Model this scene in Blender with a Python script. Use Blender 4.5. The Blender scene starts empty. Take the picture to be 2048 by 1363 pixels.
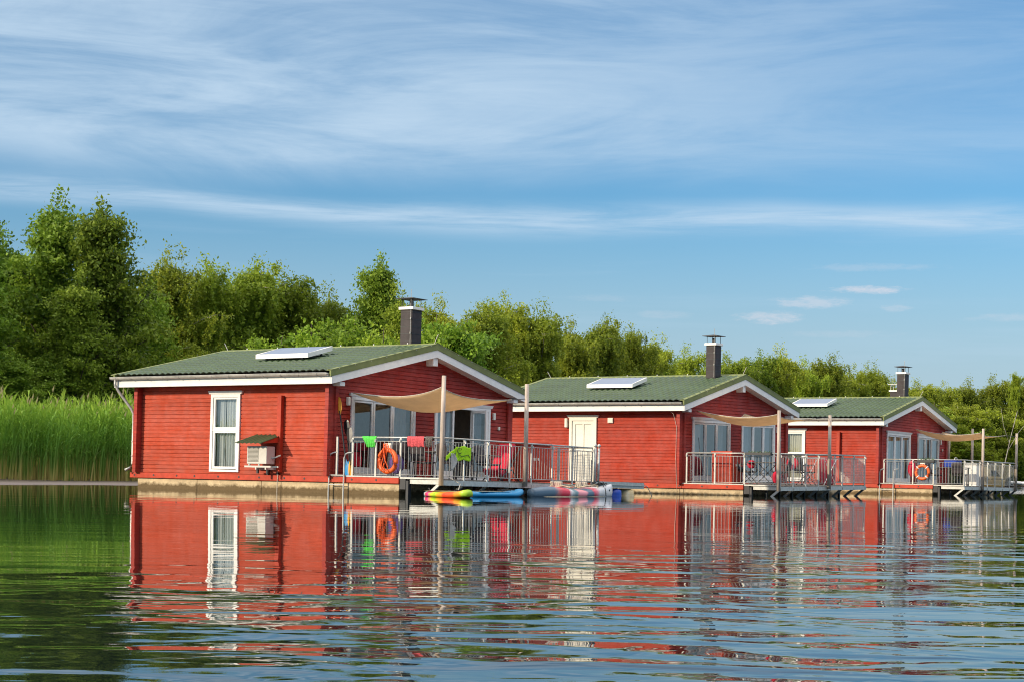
import bpy, math, random
import numpy as np
from mathutils import Vector, Matrix
R=math.radians
random.seed(7); RNG=np.random.default_rng(11)
scn=bpy.context.scene
# ------------------------------------------------------------------ camera
cam_d=bpy.data.cameras.new('camera'); cam=bpy.data.objects.new('camera',cam_d); scn.collection.objects.link(cam); scn.camera=cam
F_PX=3551.2467; ROLL=.0176; HC=.6262
cam_d.sensor_width=36; cam_d.lens=36*F_PX/2048; cam_d.clip_start=.1; cam_d.clip_end=6000
cam_d.shift_y=260.6*math.cos(ROLL)/2048; cam_d.shift_x=260.6*math.sin(ROLL)/2048
cam.location=(0,0,HC); cam.rotation_euler=(Matrix.Rotation(R(90),3,'X')@Matrix.Rotation(ROLL,3,'Z')).to_euler()
# ------------------------------------------------------------------ light
SUN_EL=R(20); SUN_AZ=math.atan2(-.875,-.485)      # direction towards the sun: behind the camera, to the left
sd=bpy.data.lights.new('sun','SUN'); sun=bpy.data.objects.new('sun',sd); scn.collection.objects.link(sun)
sd.energy=4.6; sd.angle=R(.6); sd.color=(1,.84,.62)
tosun=Vector((math.sin(SUN_AZ)*math.cos(SUN_EL),math.cos(SUN_AZ)*math.cos(SUN_EL),math.sin(SUN_EL)))
sun.rotation_euler=tosun.to_track_quat('Z','Y').to_euler()
scn.view_settings.view_transform='Standard'; scn.view_settings.look='None'; scn.view_settings.exposure=-0.07; scn.view_settings.gamma=1
scn.cycles.filter_width=1.05
world=bpy.data.worlds.new('World'); scn.world=world; world.use_nodes=True
def build_world():
    nt=world.node_tree; nt.nodes.clear(); N=nt.nodes.new; L=nt.links.new
    def m(op,a,b=None,c=None,clamp=False):
        n=N('ShaderNodeMath'); n.operation=op; n.use_clamp=clamp
        for i,x in enumerate((a,b,c)):
            if x is None: continue
            if isinstance(x,(int,float)): n.inputs[i].default_value=x
            else: L(x,n.inputs[i])
        return n.outputs[0]
    out=N('ShaderNodeOutputWorld'); bg=N('ShaderNodeBackground'); L(bg.outputs[0],out.inputs[0])
    sky=N('ShaderNodeTexSky'); sky.sky_type='NISHITA'; sky.sun_disc=False; sky.sun_elevation=SUN_EL; sky.sun_rotation=SUN_AZ%(2*math.pi)
    sky.air_density=1.0; sky.dust_density=.35; sky.ozone_density=3.0
    tint=N('ShaderNodeMix'); tint.data_type='RGBA'; tint.blend_type='MULTIPLY'; tint.inputs[0].default_value=1
    L(sky.outputs[0],tint.inputs[6]); tint.inputs[7].default_value=(.62,1.04,1.26,1)
    tc=N('ShaderNodeTexCoord'); sp=N('ShaderNodeSeparateXYZ'); L(tc.outputs['Generated'],sp.inputs[0])
    x,y,z=sp.outputs
    h=m('SQRT',m('ADD',m('MULTIPLY',x,x),m('MULTIPLY',y,y)))
    e=m('DIVIDE',z,m('MAXIMUM',h,.001)); az=m('ARCTAN2',x,y)
    def noise(sa,se,scale,detail=5,rough=.55,off=0,dist=0):
        cb=N('ShaderNodeCombineXYZ'); L(m('MULTIPLY',az,sa),cb.inputs[0]); L(m('MULTIPLY',e,se),cb.inputs[1]); cb.inputs[2].default_value=off
        n=N('ShaderNodeTexNoise'); n.inputs['Scale'].default_value=scale; n.inputs['Detail'].default_value=detail; n.inputs['Roughness'].default_value=rough; n.inputs['Distortion'].default_value=dist
        L(cb.outputs[0],n.inputs['Vector']); return n.outputs['Fac']
    def smooth(v,a,b):
        n=N('ShaderNodeMapRange'); n.interpolation_type='SMOOTHSTEP'; n.inputs['From Min'].default_value=a; n.inputs['From Max'].default_value=b; L(v,n.inputs['Value']); return n.outputs[0]
    # wind-drawn cirrus sheets
    wob=m('MULTIPLY',m('SUBTRACT',noise(5,4,1,3,.5,3.1),.5),.03)
    ew=m('ADD',e,wob)
    broad=m('MULTIPLY',smooth(ew,.150,.185),m('SUBTRACT',1.08,m('MULTIPLY',smooth(az,-.10,.26),.62)))
    tex=smooth(noise(3.4,19,1.2,9,.60,5.7,.9),.32,.66)
    fine=noise(10,95,1.3,8,.68,9.3,.8)
    sheet=m('MULTIPLY',broad,m('ADD',m('ADD',m('MULTIPLY',tex,.50),m('MULTIPLY',fine,.34)),.14))
    # thin bright band
    ec=m('ADD',.1435,m('ADD',m('MULTIPLY',m('SUBTRACT',noise(4,0,1,2,.5,1.3),.5),.022),m('MULTIPLY',az,-.012)))
    dband=m('DIVIDE',m('SUBTRACT',e,ec),m('ADD',.0035,m('MULTIPLY',noise(7,0,1,2,.5,8.3),.007)))
    band=m('MULTIPLY',m('POWER',2.718,m('MULTIPLY',m('MULTIPLY',dband,dband),-1)),m('ADD',.22,m('MULTIPLY',smooth(noise(5,70,1.2,7,.65,2.2,.4),.35,.65),.60)))
    # little clouds low on the right
    def puff(a0,e0,sa,se,k,off):
        wn=m('MULTIPLY',m('SUBTRACT',noise(90,300,1,8,.74,off),.5),5.0)
        q=m('ADD',m('POWER',m('DIVIDE',m('SUBTRACT',az,a0),sa),2),m('POWER',m('DIVIDE',m('SUBTRACT',e,e0),se),2))
        return m('MULTIPLY',smooth(m('ADD',q,wn),1.5,-.4),k)
    puffs=None
    for i,a in enumerate([(.198,.1035,.0200,.0022,.62),(.166,.0965,.0200,.0034,.40),(.143,.0880,.0170,.0034,.50),(.213,.0935,.008,.0022,.28),(.182,.079,.03,.0022,.12),(.085,.089,.016,.0022,.15),(.05,.098,.02,.002,.1),(.28,.088,.03,.0022,.2),(.20,.116,.035,.0022,.16)]):
        q=puff(*a,3.3*i); puffs=q if puffs is None else m('ADD',puffs,q)
    low=m('MULTIPLY',m('MULTIPLY',smooth(noise(4,55,1.1,5,.55,12.4),.50,.72),smooth(e,.155,.12)),.16)
    veil=N('ShaderNodeMix'); veil.data_type='RGBA'; L(m('MULTIPLY',smooth(e,.17,.03),.80),veil.inputs[0]); L(tint.outputs[2],veil.inputs[6]); veil.inputs[7].default_value=(4.5,5.55,6.6,1)
    mask=m('MINIMUM',m('ADD',m('ADD',sheet,band),low),.9)
    mask=m('MULTIPLY',mask,smooth(e,-.01,.03))
    mix=N('ShaderNodeMix'); mix.data_type='RGBA'; L(mask,mix.inputs[0]); L(veil.outputs[2],mix.inputs[6]); mix.inputs[7].default_value=(5.4,7.0,8.6,1)
    pm=N('ShaderNodeMix'); pm.data_type='RGBA'; L(m('MINIMUM',puffs,.75),pm.inputs[0]); L(mix.outputs[2],pm.inputs[6]); pm.inputs[7].default_value=(7.6,7.4,8.0,1); mix=pm
    # bright veil added overhead, out of view, as fill for the shaded frames
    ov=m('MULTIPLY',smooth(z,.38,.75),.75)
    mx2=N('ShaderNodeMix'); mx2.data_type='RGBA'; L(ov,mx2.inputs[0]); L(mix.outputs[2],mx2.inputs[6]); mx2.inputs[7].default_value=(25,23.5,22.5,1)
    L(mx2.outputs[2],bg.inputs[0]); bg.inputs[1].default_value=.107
build_world()

# ------------------------------------------------------------------ helpers
def tag(o,label=None,cat=None,group=None,kind=None):
    if label: o['label']=label
    if cat: o['category']=cat
    if group: o['group']=group
    if kind: o['kind']=kind
    return o
def empty(name,loc=(0,0,0),rot=(0,0,0),scale=None):
    o=bpy.data.objects.new(name,None); scn.collection.objects.link(o); o.location=loc; o.rotation_euler=rot
    if scale: o.scale=scale if hasattr(scale,'__len__') else (scale,)*3
    o.empty_display_size=.2
    return o
def thing(name,label,cat,loc=(0,0,0),rot=(0,0,0),group=None,scale=None):
    return tag(empty(name,loc,rot,scale),label,cat,group)
class MB:
    def __init__(s): s.v=[]; s.f=[]; s.m=[]; s.T=None
    def add(s,vs,fs,mi=0):
        b=len(s.v)
        if s.T: vs=[s.T(*p) for p in vs]
        s.v+= [tuple(p) for p in vs]; s.f+=[tuple(b+i for i in f) for f in fs]; s.m+=[mi]*len(fs); return s
    def box(s,x0,y0,z0,x1,y1,z1,mi=0):
        x0,x1=sorted((x0,x1)); y0,y1=sorted((y0,y1)); z0,z1=sorted((z0,z1))
        return s.add([(x0,y0,z0),(x1,y0,z0),(x1,y1,z0),(x0,y1,z0),(x0,y0,z1),(x1,y0,z1),(x1,y1,z1),(x0,y1,z1)],
            [(0,3,2,1),(4,5,6,7),(0,1,5,4),(1,2,6,5),(2,3,7,6),(3,0,4,7)],mi)
    def quad(s,a,b,c,d,mi=0): return s.add([a,b,c,d],[(0,1,2,3)],mi)
    def tube(s,pts,r,n=8,mi=0,cap=True,closed=False):
        pts=[Vector(p) for p in pts]; k=len(pts); rr=r if hasattr(r,'__len__') else [r]*k; vs=[];fs=[]
        for i,p in enumerate(pts):
            a=pts[(i-1)%k] if (i>0 or closed) else p; b=pts[(i+1)%k] if (i<k-1 or closed) else p
            t=(b-a).normalized(); up=Vector((0,0,1)) if abs(t.z)<.95 else Vector((1,0,0))
            X=t.cross(up).normalized(); Y=X.cross(t)
            for j in range(n):
                w=2*math.pi*j/n+math.pi/n; vs.append(p+X*math.cos(w)*rr[i]+Y*math.sin(w)*rr[i])
        for i in range(k if closed else k-1):
            i2=(i+1)%k
            for j in range(n): fs.append((i*n+j,i*n+(j+1)%n,i2*n+(j+1)%n,i2*n+j))
        if cap and not closed: fs.append(tuple(range(n))[::-1]); fs.append(tuple((k-1)*n+j for j in range(n)))
        return s.add(vs,fs,mi)
    def bar(s,a,b,w,h,mi=0):   # rectangular bar between two points
        a=Vector(a);b=Vector(b);t=(b-a).normalized(); up=Vector((0,0,1)) if abs(t.z)<.95 else Vector((0,1,0))
        X=t.cross(up).normalized()*w/2; Y=X.normalized().cross(t)*h/2
        vs=[p+sx*X+sy*Y for p in (a,b) for sx,sy in((-1,-1),(1,-1),(1,1),(-1,1))]
        return s.add(vs,[(0,1,2,3),(7,6,5,4),(0,4,5,1),(1,5,6,2),(2,6,7,3),(3,7,4,0)],mi)
    def grid(s,fn,nu,nv,mi=0):
        vs=[fn(i/nu,j/nv) for j in range(nv+1) for i in range(nu+1)]
        return s.add(vs,[(j*(nu+1)+i,j*(nu+1)+i+1,(j+1)*(nu+1)+i+1,(j+1)*(nu+1)+i) for j in range(nv) for i in range(nu)],mi)
    def lathe(s,prof,n=16,c=(0,0,0),mi=0):
        vs=[(c[0]+r*math.cos(2*math.pi*j/n),c[1]+r*math.sin(2*math.pi*j/n),c[2]+z) for r,z in prof for j in range(n)]
        fs=[(i*n+j,i*n+(j+1)%n,(i+1)*n+(j+1)%n,(i+1)*n+j) for i in range(len(prof)-1) for j in range(n)]
        fs+=[tuple(range(n))[::-1],tuple((len(prof)-1)*n+j for j in range(n))]
        return s.add(vs,fs,mi)
    def prism(s,poly,a,b,mi=0):  # poly of 3D points extruded by vector (b-a given as offset vector b)
        k=len(poly); off=Vector(b); P=[Vector(p) for p in poly]; vs=P+[p+off for p in P]
        fs=[tuple(range(k))[::-1],tuple(range(k,2*k))]+[(i,(i+1)%k,k+(i+1)%k,k+i) for i in range(k)]
        return s.add(vs,fs,mi)
    def build(s,name,mats,parent=None,smooth=False,bevel=0):
        me=bpy.data.meshes.new(name); me.from_pydata(s.v,[],s.f)
        if not isinstance(mats,(list,tuple)): mats=[mats]
        for m_ in mats: me.materials.append(m_)
        if len(mats)>1: me.polygons.foreach_set('material_index',s.m)
        if smooth: me.polygons.foreach_set('use_smooth',[True]*len(me.polygons))
        me.update()
        o=bpy.data.objects.new(name,me); scn.collection.objects.link(o)
        if parent: o.parent=parent
        if bevel:
            b=o.modifiers.new('bevel','BEVEL'); b.width=bevel; b.segments=2; b.limit_method='ANGLE'
        return o
# ------------------------------------------------------------------ materials
def mat(name,col,rough=.6,metal=0,var=.12,scale=6,bump=0,bscale=40,col2=None,stretch=None,spec=.5):
    m=bpy.data.materials.new(name); m.use_nodes=True; nt=m.node_tree; N=nt.nodes.new; L=nt.links.new
    p=nt.nodes['Principled BSDF']; p.inputs['Roughness'].default_value=rough; p.inputs['Metallic'].default_value=metal
    p.inputs['Specular IOR Level'].default_value=spec
    tc=N('ShaderNodeTexCoord'); mp=N('ShaderNodeMapping'); L(tc.outputs['Object'],mp.inputs[0])
    if stretch: mp.inputs['Scale'].default_value=stretch
    n=N('ShaderNodeTexNoise'); n.inputs['Scale'].default_value=scale; n.inputs['Detail'].default_value=6; n.inputs['Roughness'].default_value=.65; L(mp.outputs[0],n.inputs['Vector'])
    cr=N('ShaderNodeValToRGB'); cr.color_ramp.elements[0].position=.3; cr.color_ramp.elements[1].position=.7
    c2=col2 or tuple(c*(1-2*var) for c in col); c1=tuple(min(1,c*(1+var)) for c in col)
    cr.color_ramp.elements[0].color=(*c2,1); cr.color_ramp.elements[1].color=(*c1,1)
    L(n.outputs['Fac'],cr.inputs[0]); L(cr.outputs[0],p.inputs['Base Color'])
    if bump:
        b=N('ShaderNodeBump'); b.inputs['Strength'].default_value=1; b.inputs['Distance'].default_value=bump
        n2=N('ShaderNodeTexNoise'); n2.inputs['Scale'].default_value=bscale; n2.inputs['Detail'].default_value=4; L(mp.outputs[0],n2.inputs['Vector']); L(n2.outputs['Fac'],b.inputs['Height']); L(b.outputs[0],p.inputs['Normal'])
    return m
M={}
M['red']=mat('red_painted_wood',(.40,.036,.022),.6,var=.16,scale=3,stretch=(1.2,1.2,9),bump=.002,bscale=30,spec=.25)
M['red2']=mat('red_painted_trim',(.50,.052,.022),.55,var=.14,scale=5,spec=.3)
M['white']=mat('white_painted_wood',(.86,.84,.80),.45,var=.05,scale=4)
M['cream']=mat('cream_painted_door',(.82,.79,.68),.45,var=.05,scale=3)
M['roof']=mat('green_roof_sheet',(.058,.098,.045),.5,var=.16,scale=1.6,spec=.3)
M['rooftrim']=mat('green_roof_trim',(.20,.23,.085),.6,var=.12,scale=3,spec=.25)
M['steel']=mat('galvanised_steel',(.50,.50,.47),.42,metal=.35,var=.12,scale=12)
M['zinc']=mat('zinc_gutter',(.52,.50,.46),.4,metal=.2,var=.15,scale=5)
M['dark']=mat('dark_metal',(.03,.032,.036),.5,var=.1)
M['slate']=mat('slate_cladding',(.050,.040,.042),.6,var=.2,scale=5,spec=.3)
M['deck']=mat('grey_deck_boards',(.20,.17,.14),.75,var=.25,scale=8,stretch=(8,1,1))
M['post']=mat('weathered_post_wood',(.52,.43,.36),.8,var=.25,scale=10,stretch=(1,1,.15))
M['black']=mat('black_plastic',(.012,.012,.014),.4,var=.1)
M['orange']=mat('orange_lifebuoy',(.85,.13,.02),.45,var=.08,scale=8)
M['orangerope']=mat('orange_rope',(.85,.12,.02),.7,var=.15,scale=30)
M['inner']=mat('interior_lining',(.50,.44,.36),.8,var=.1)
M['rope']=mat('pale_rope',(.55,.50,.42),.8,var=.15,scale=30)
M['fanunit']=mat('unit_casing',(.62,.58,.52),.45,var=.05)
M['grille']=mat('unit_grille',(.22,.21,.18),.6,var=.1)
M['wicker']=mat('dark_wicker',(.05,.04,.045),.7,var=.2,scale=40)
M['yellowpaddle']=mat('yellow_blade',(.80,.36,.03),.4,var=.05)
M['bluepaddle']=mat('blue_blade',(.02,.25,.55),.4,var=.05)
M['bluefloat']=mat('blue_barrel_plastic',(.01,.06,.42),.4,var=.15)
M['whitefloat']=mat('white_yellow_float',(.70,.62,.45),.5,var=.2,scale=4,col2=(.6,.38,.08))
def redboards(m):
    nt=m.node_tree;N=nt.nodes.new;L=nt.links.new;p=nt.nodes['Principled BSDF'];src=p.inputs['Base Color'].links[0].from_socket
    def mt(op,a,b=None,c=None):
        n=N('ShaderNodeMath');n.operation=op
        for i,x in enumerate((a,b,c)):
            if x is None: continue
            if isinstance(x,(int,float)): n.inputs[i].default_value=x
            else: L(x,n.inputs[i])
        return n.outputs[0]
    tc=N('ShaderNodeTexCoord');sp=N('ShaderNodeSeparateXYZ');L(tc.outputs['Object'],sp.inputs[0])
    row=mt('FLOOR',mt('DIVIDE',mt('SUBTRACT',sp.outputs[2],.365),.106))
    seg=mt('FLOOR',mt('ADD',mt('MULTIPLY',mt('ADD',sp.outputs[0],sp.outputs[1]),.31),mt('MULTIPLY',row,.37)))
    cb=N('ShaderNodeCombineXYZ');L(row,cb.inputs[0]);L(seg,cb.inputs[1]);wn=N('ShaderNodeTexWhiteNoise');L(cb.outputs[0],wn.inputs['Vector'])
    st=N('ShaderNodeMapping');st.inputs['Scale'].default_value=(2,2,1.4);L(tc.outputs['Object'],st.inputs[0]);sn=N('ShaderNodeTexNoise');sn.inputs['Scale'].default_value=1;sn.inputs['Detail'].default_value=6;sn.inputs['Roughness'].default_value=.7;L(st.outputs[0],sn.inputs['Vector'])
    val=mt('ADD',mt('MULTIPLY',wn.outputs['Value'],.22),mt('MULTIPLY',sn.outputs['Fac'],.22))
    hs=N('ShaderNodeHueSaturation');L(src,hs.inputs['Color']);L(mt('ADD',val,.78),hs.inputs['Value']);L(mt('MULTIPLY_ADD',sn.outputs['Fac'],-.35,1.15),hs.inputs['Saturation'])
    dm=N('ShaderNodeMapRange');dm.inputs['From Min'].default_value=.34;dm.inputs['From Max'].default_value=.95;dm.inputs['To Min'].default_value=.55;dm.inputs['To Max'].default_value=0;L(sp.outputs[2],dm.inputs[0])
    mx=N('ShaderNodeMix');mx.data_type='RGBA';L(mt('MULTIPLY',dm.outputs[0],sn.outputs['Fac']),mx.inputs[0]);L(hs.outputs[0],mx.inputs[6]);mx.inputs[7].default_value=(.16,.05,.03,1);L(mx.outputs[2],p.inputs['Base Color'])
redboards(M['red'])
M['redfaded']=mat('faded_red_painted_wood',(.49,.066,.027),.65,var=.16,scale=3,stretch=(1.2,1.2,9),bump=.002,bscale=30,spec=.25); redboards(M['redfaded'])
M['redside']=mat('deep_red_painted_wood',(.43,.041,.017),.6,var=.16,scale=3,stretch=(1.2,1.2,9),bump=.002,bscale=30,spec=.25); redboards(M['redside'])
def concrete():
    m=mat('pontoon_concrete',(.62,.48,.29),.85,var=.15,scale=3,bump=.02,bscale=12)
    nt=m.node_tree;N=nt.nodes.new;L=nt.links.new;p=nt.nodes['Principled BSDF'];src=p.inputs['Base Color'].links[0].from_socket
    tc=N('ShaderNodeTexCoord');sp=N('ShaderNodeSeparateXYZ');L(tc.outputs['Object'],sp.inputs[0])
    n=N('ShaderNodeTexNoise');n.inputs['Scale'].default_value=5;n.inputs['Detail'].default_value=8;n.inputs['Roughness'].default_value=.7;L(tc.outputs['Object'],n.inputs['Vector'])
    ad=N('ShaderNodeMath');ad.operation='MULTIPLY_ADD';L(n.outputs['Fac'],ad.inputs[0]);ad.inputs[1].default_value=-.30;L(sp.outputs[2],ad.inputs[2])
    mr=N('ShaderNodeMapRange');mr.inputs['From Min'].default_value=-.12;mr.inputs['From Max'].default_value=-.03;L(ad.outputs[0],mr.inputs[0])
    mx=N('ShaderNodeMix');mx.data_type='RGBA';L(mr.outputs[0],mx.inputs[0]);mx.inputs[6].default_value=(.13,.085,.035,1);L(src,mx.inputs[7]);L(mx.outputs[2],p.inputs['Base Color'])
    return m
M['concrete']=concrete()
def glassm():
    m=bpy.data.materials.new('window_glass'); m.use_nodes=True; nt=m.node_tree; nt.nodes.clear(); N=nt.nodes.new; L=nt.links.new
    o=N('ShaderNodeOutputMaterial'); mx=N('ShaderNodeMixShader'); t=N('ShaderNodeBsdfTransparent'); g=N('ShaderNodeBsdfGlossy'); g.inputs['Roughness'].default_value=.01; g.inputs['Color'].default_value=(.9,.95,1,1)
    t.inputs['Color'].default_value=(.90,.93,.93,1)
    f=N('ShaderNodeFresnel'); f.inputs[0].default_value=1.5; a=N('ShaderNodeMath'); a.operation='MULTIPLY_ADD'; a.use_clamp=True; L(f.outputs[0],a.inputs[0]); a.inputs[1].default_value=1.6; a.inputs[2].default_value=.08
    L(a.outputs[0],mx.inputs[0]); L(t.outputs[0],mx.inputs[1]); L(g.outputs[0],mx.inputs[2]); L(mx.outputs[0],o.inputs[0]); return m
M['glass']=glassm()
def clothm(name,col,var=.1,scale=12,trans=.3,col2=None):
    m=mat(name,col,.85,var=var,scale=scale,col2=col2,bump=.0015,bscale=60); nt=m.node_tree; p=nt.nodes['Principled BSDF']; N=nt.nodes.new
    t=N('ShaderNodeBsdfTranslucent'); mx=N('ShaderNodeMixShader'); mx.inputs[0].default_value=trans
    src=p.inputs['Base Color'].links[0].from_socket; L=nt.links.new; L(src,t.inputs[0])
    out=[n for n in nt.nodes if n.type=='OUTPUT_MATERIAL'][0]; L(p.outputs[0],mx.inputs[1]); L(t.outputs[0],mx.inputs[2]); L(mx.outputs[0],out.inputs[0]); return m
M['sail']=clothm('sand_sail_cloth',(.84,.67,.46),.05,3,.5)
M['curtain']=clothm('curtain_cloth',(.78,.82,.84),.05,5,.3)
M['curtaincream']=clothm('cream_curtain_cloth',(.80,.76,.62),.05,5,.3)
M['green']=clothm('bright_green_cloth',(.12,.75,.10),.2,20,.25)
M['pink']=clothm('coral_pink_cloth',(.85,.12,.14),.3,30,.25)
M['greycloth']=clothm('grey_print_cloth',(.16,.14,.13),.5,40,.2)
M['lime']=clothm('lime_cloth',(.52,.88,.02),.08,10,.25)
M['palecloth']=clothm('pale_cloth',(.55,.55,.52),.1,20,.25)
M['magenta']=clothm('magenta_cloth',(.66,.015,.055),.15,15,.2)
M['purple']=clothm('purple_cloth',(.14,.08,.30),.2,15,.2)
M['bluecloth']=clothm('blue_cloth',(.03,.07,.40),.15,15,.2)

# ------------------------------------------------------------------ the houseboats
HP={1:(-10.3227,49.2697,.6111,-.0152),2:(-.3341,61.0744,.5905,.0074),3:(8.8781,74.9426,.5751,-.0067)}
HM={}
for h,(X,Y,t,k) in HP.items(): HM[h]=Matrix.Translation((X,Y,-4*k))@Matrix.Rotation(-t,4,'Z')@Matrix.Rotation(k,4,'X')
def W(h,u,v,z): return HM[h]@Vector((u,v,z))
def RZ(h): return -HP[h][2]
U=7.08;WD=7.72;OU=.31;O0=.48;OV=.45;ZF=2.70;ZB=.22;ZD=.364;ZR=1.364;UH=9.27;UC=10.52
MID=WD/2; SL=(4.03-3.03)/(MID+OV)
def ztop(v): return 4.03-abs(v-MID)*SL
def zsof(v): return ztop(v)-.27
BH=.106
def siding(mb,T,a0,a1,z0,topf,openings,amid=None):
    """log boards with a groove at each joint, T(a,n,b): along, outward, up"""
    nrow=int(math.ceil((4.0-z0)/BH))
    for r in range(nrow):
        zb=z0+r*BH; zt=zb+BH; zc=(zb+zt)/2
        # extent where the top line lies above this row
        def ext(z):
            if amid is None: return (a0,a1) if z<=topf(a0) else None
            w=(topf(amid)-z)/SL
            if w<=0: return None
            return (max(a0,amid-w),min(a1,amid+w))
        e0=ext(zb); e1=ext(zt)
        if e0 is None: continue
        if e1 is None:
            if amid is None:
                zt=topf(a0); e1=e0
                if zt-zb<.005: continue
            else: zt=topf(amid)-.002; e1=(amid-.01,amid+.01)
        cuts=sorted((o[0],o[1]) for o in openings if o[2]<zc<o[3])
        segs=[];s=e0[0]
        for c in cuts:
            if c[0]>s: segs.append((s,c[0]))
            s=max(s,c[1])
        if s<e0[1]: segs.append((s,e0[1]))
        for (p,q) in segs:
            p1=max(p,e1[0]) if p==e0[0] else p; q1=min(q,e1[1]) if q==e0[1] else q
            if q1<=p1: continue
            g=.020; d=.018
            lv=[(0,-d,p,q),(g*.45,-d,p,q),(g,0,p,q),((zt-zb)-.004,0,p1,q1),((zt-zb),-d,p1,q1)]
            for (h0,n0,pa,qa),(h1,n1,pb,qb) in zip(lv,lv[1:]):
                mb.add([T(pa,n0,zb+h0),T(qa,n0,zb+h0),T(qb,n1,zb+h1),T(pb,n1,zb+h1)],[(0,1,2,3)])
Tside=lambda a,n,b:(a,-n,b)
Tgab=lambda a,n,b:(U+n,a,b)
Tback=lambda a,n,b:(a,WD+n,b)
Tend=lambda a,n,b:(-n,a,b)

def framed(parent,name,T,a0,a1,z0,z1,mull,panes_kind,cap=True,matf='white',sill=False,leaf_bottom=.16,curt=()):
    """white casing + mullions + sashes; one frame mesh, each pane its own child"""
    f=MB(); f.T=T; w=.085
    f.box(a0,-.05,z0,a0+w,.04,z1); f.box(a1-w,-.05,z0,a1,.04,z1); f.box(a0+w,-.05,z1-w,a1-w,.04,z1); f.box(a0+w,-.05,z0,a1-w,.04,z0+.06)
    if cap:
        f.add([(a0-.05,.0,z1+.002),(a1+.05,0,z1+.002),(a1+.09,0,z1+.085),(a0-.09,0,z1+.085),(a0-.05,.05,z1+.002),(a1+.05,.05,z1+.002),(a1+.09,.075,z1+.085),(a0-.09,.075,z1+.085)],
              [(0,1,2,3),(7,6,5,4),(0,4,5,1),(1,5,6,2),(2,6,7,3),(3,7,4,0)])
    ob=f.build(name,M[matf],parent)
    s=MB(); s.T=T; panes=[]
    for (p0,p1,q0,q1) in panes_kind:     # sash around each pane
        sw=.055
        s.box(p0,-.03,q0,p0+sw,.02,q1); s.box(p1-sw,-.03,q0,p1,.02,q1); s.box(p0+sw,-.03,q1-sw,p1-sw,.02,q1); s.box(p0+sw,-.03,q0,p1-sw,.02,q0+leaf_bottom)
        panes.append((p0+sw,p1-sw,q0+leaf_bottom,q1-sw))
    s.build('sash',M[matf],ob)
    for (p0,p1,q0,q1) in panes:
        g=MB(); g.T=T; g.quad((p0-.01,-.012,q0-.01),(p1+.01,-.012,q0-.01),(p1+.01,-.012,q1+.01),(p0-.01,-.012,q1+.01)); g.build('pane',M['glass'],ob)
    for (c0,c1,cz0,cz1,cm) in curt:
        c=MB(); c.T=T; n=int((c1-c0)*60)+6
        c.grid(lambda i,j:(c0+(c1-c0)*i,-.14+.022*math.sin(i*(c1-c0)*62)+.012*math.sin(i*31+j*2),cz0+(cz1-cz0)*j),n,4); c.build('curtain',M[cm],ob,smooth=True)
    return ob

def tile_roof(parent,near=True):
    mb=MB(); u0=-O0; u1=U+OU-.02; n=int((u1-u0)/.22)*8; rows=12
    sgn=1 if near else -1; vE=-OV-.06 if near else WD+OV+.06
    Lh=abs(MID-vE)
    xs=[u0+(u1-u0)*i/n for i in range(n+1)]
    prof=[.052*abs(math.sin(math.pi*(x-u0)/.22))**.8 for x in xs]
    vs=[];nc=n+1
    for r in range(rows):
        for kk,(fr,dz) in enumerate(((0.0,.028),(.97,.0),)):
            t=(r+fr)/rows; v=vE+sgn*Lh*t; z=ztop(v)-.03
            vs+=[(x,v,z+dz+prof[i]) for i,x in enumerate(xs)]
    fs=[(j*nc+i,j*nc+i+1,(j+1)*nc+i+1,(j+1)*nc+i) if near else (j*nc+i,(j+1)*nc+i,(j+1)*nc+i+1,j*nc+i+1) for j in range(rows*2-1) for i in range(n)]
    mb.add(vs,fs); return mb.build('roof_sheet',M['roof'],parent,smooth=False)

def railing(parent,h,pts,posts,mesh_from=None,pitch=.125):
    """pts: polyline on the deck; posts: list per segment of distances; every post and every bay's bars a mesh of its own"""
    root=None
    top=MB()
    P=[Vector((*p,0)) for p in pts]
    top.tube([(p.x,p.y,ZR) for p in P],.021,8)
    for z in (.44,1.27): top.tube([(p.x,p.y,z) for p in P],.008,6)
    root=top.build('railing',M['steel'],parent,smooth=True)
    for si,(a,b) in enumerate(zip(P,P[1:])):
        L=(b-a).length; d=(b-a).normalized(); nrm=Vector((d.y,-d.x,0))
        ds=posts[si]
        for q in ds:
            c=a+d*q; m=MB()
            m.bar((c.x,c.y,ZB+.06),(c.x,c.y,ZR-.01),.05 if abs(d.x)>.5 else .03,.03 if abs(d.x)>.5 else .05)
            m.bar(tuple(c+nrm*.035+Vector((0,0,ZR-.12))),tuple(c+nrm*.035+Vector((0,0,ZR-.05))),.03,.03)
            m.build('post',M['steel'],root)
        full=sorted(set([0]+list(ds)+[L]))
        for q0,q1 in zip(full,full[1:]):
            if q1-q0<.12: continue
            nb=max(1,int(round((q1-q0)/pitch))); m=MB()
            for i in range(1,nb):
                c=a+d*(q0+(q1-q0)*i/nb); m.tube([(c.x,c.y,.44),(c.x,c.y,1.27)],.0075,5,cap=False)
            if mesh_from is not None and si==1 and q0>=mesh_from-.05:
                for zz in np.arange(.5,1.27,.075):
                    p0=a+d*(q0+.03);p1=a+d*(q1-.03); m.tube([(p0.x,p0.y,zz),(p1.x,p1.y,zz)],.004,4,cap=False)
                nn=int((q1-q0)/.05)
                for i in range(1,nn):
                    c=a+d*(q0+(q1-q0)*i/nn); m.tube([(c.x,c.y,.44),(c.x,c.y,1.27)],.004,4,cap=False)
            m.build('bars',M['steel'],root)
    return root

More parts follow.
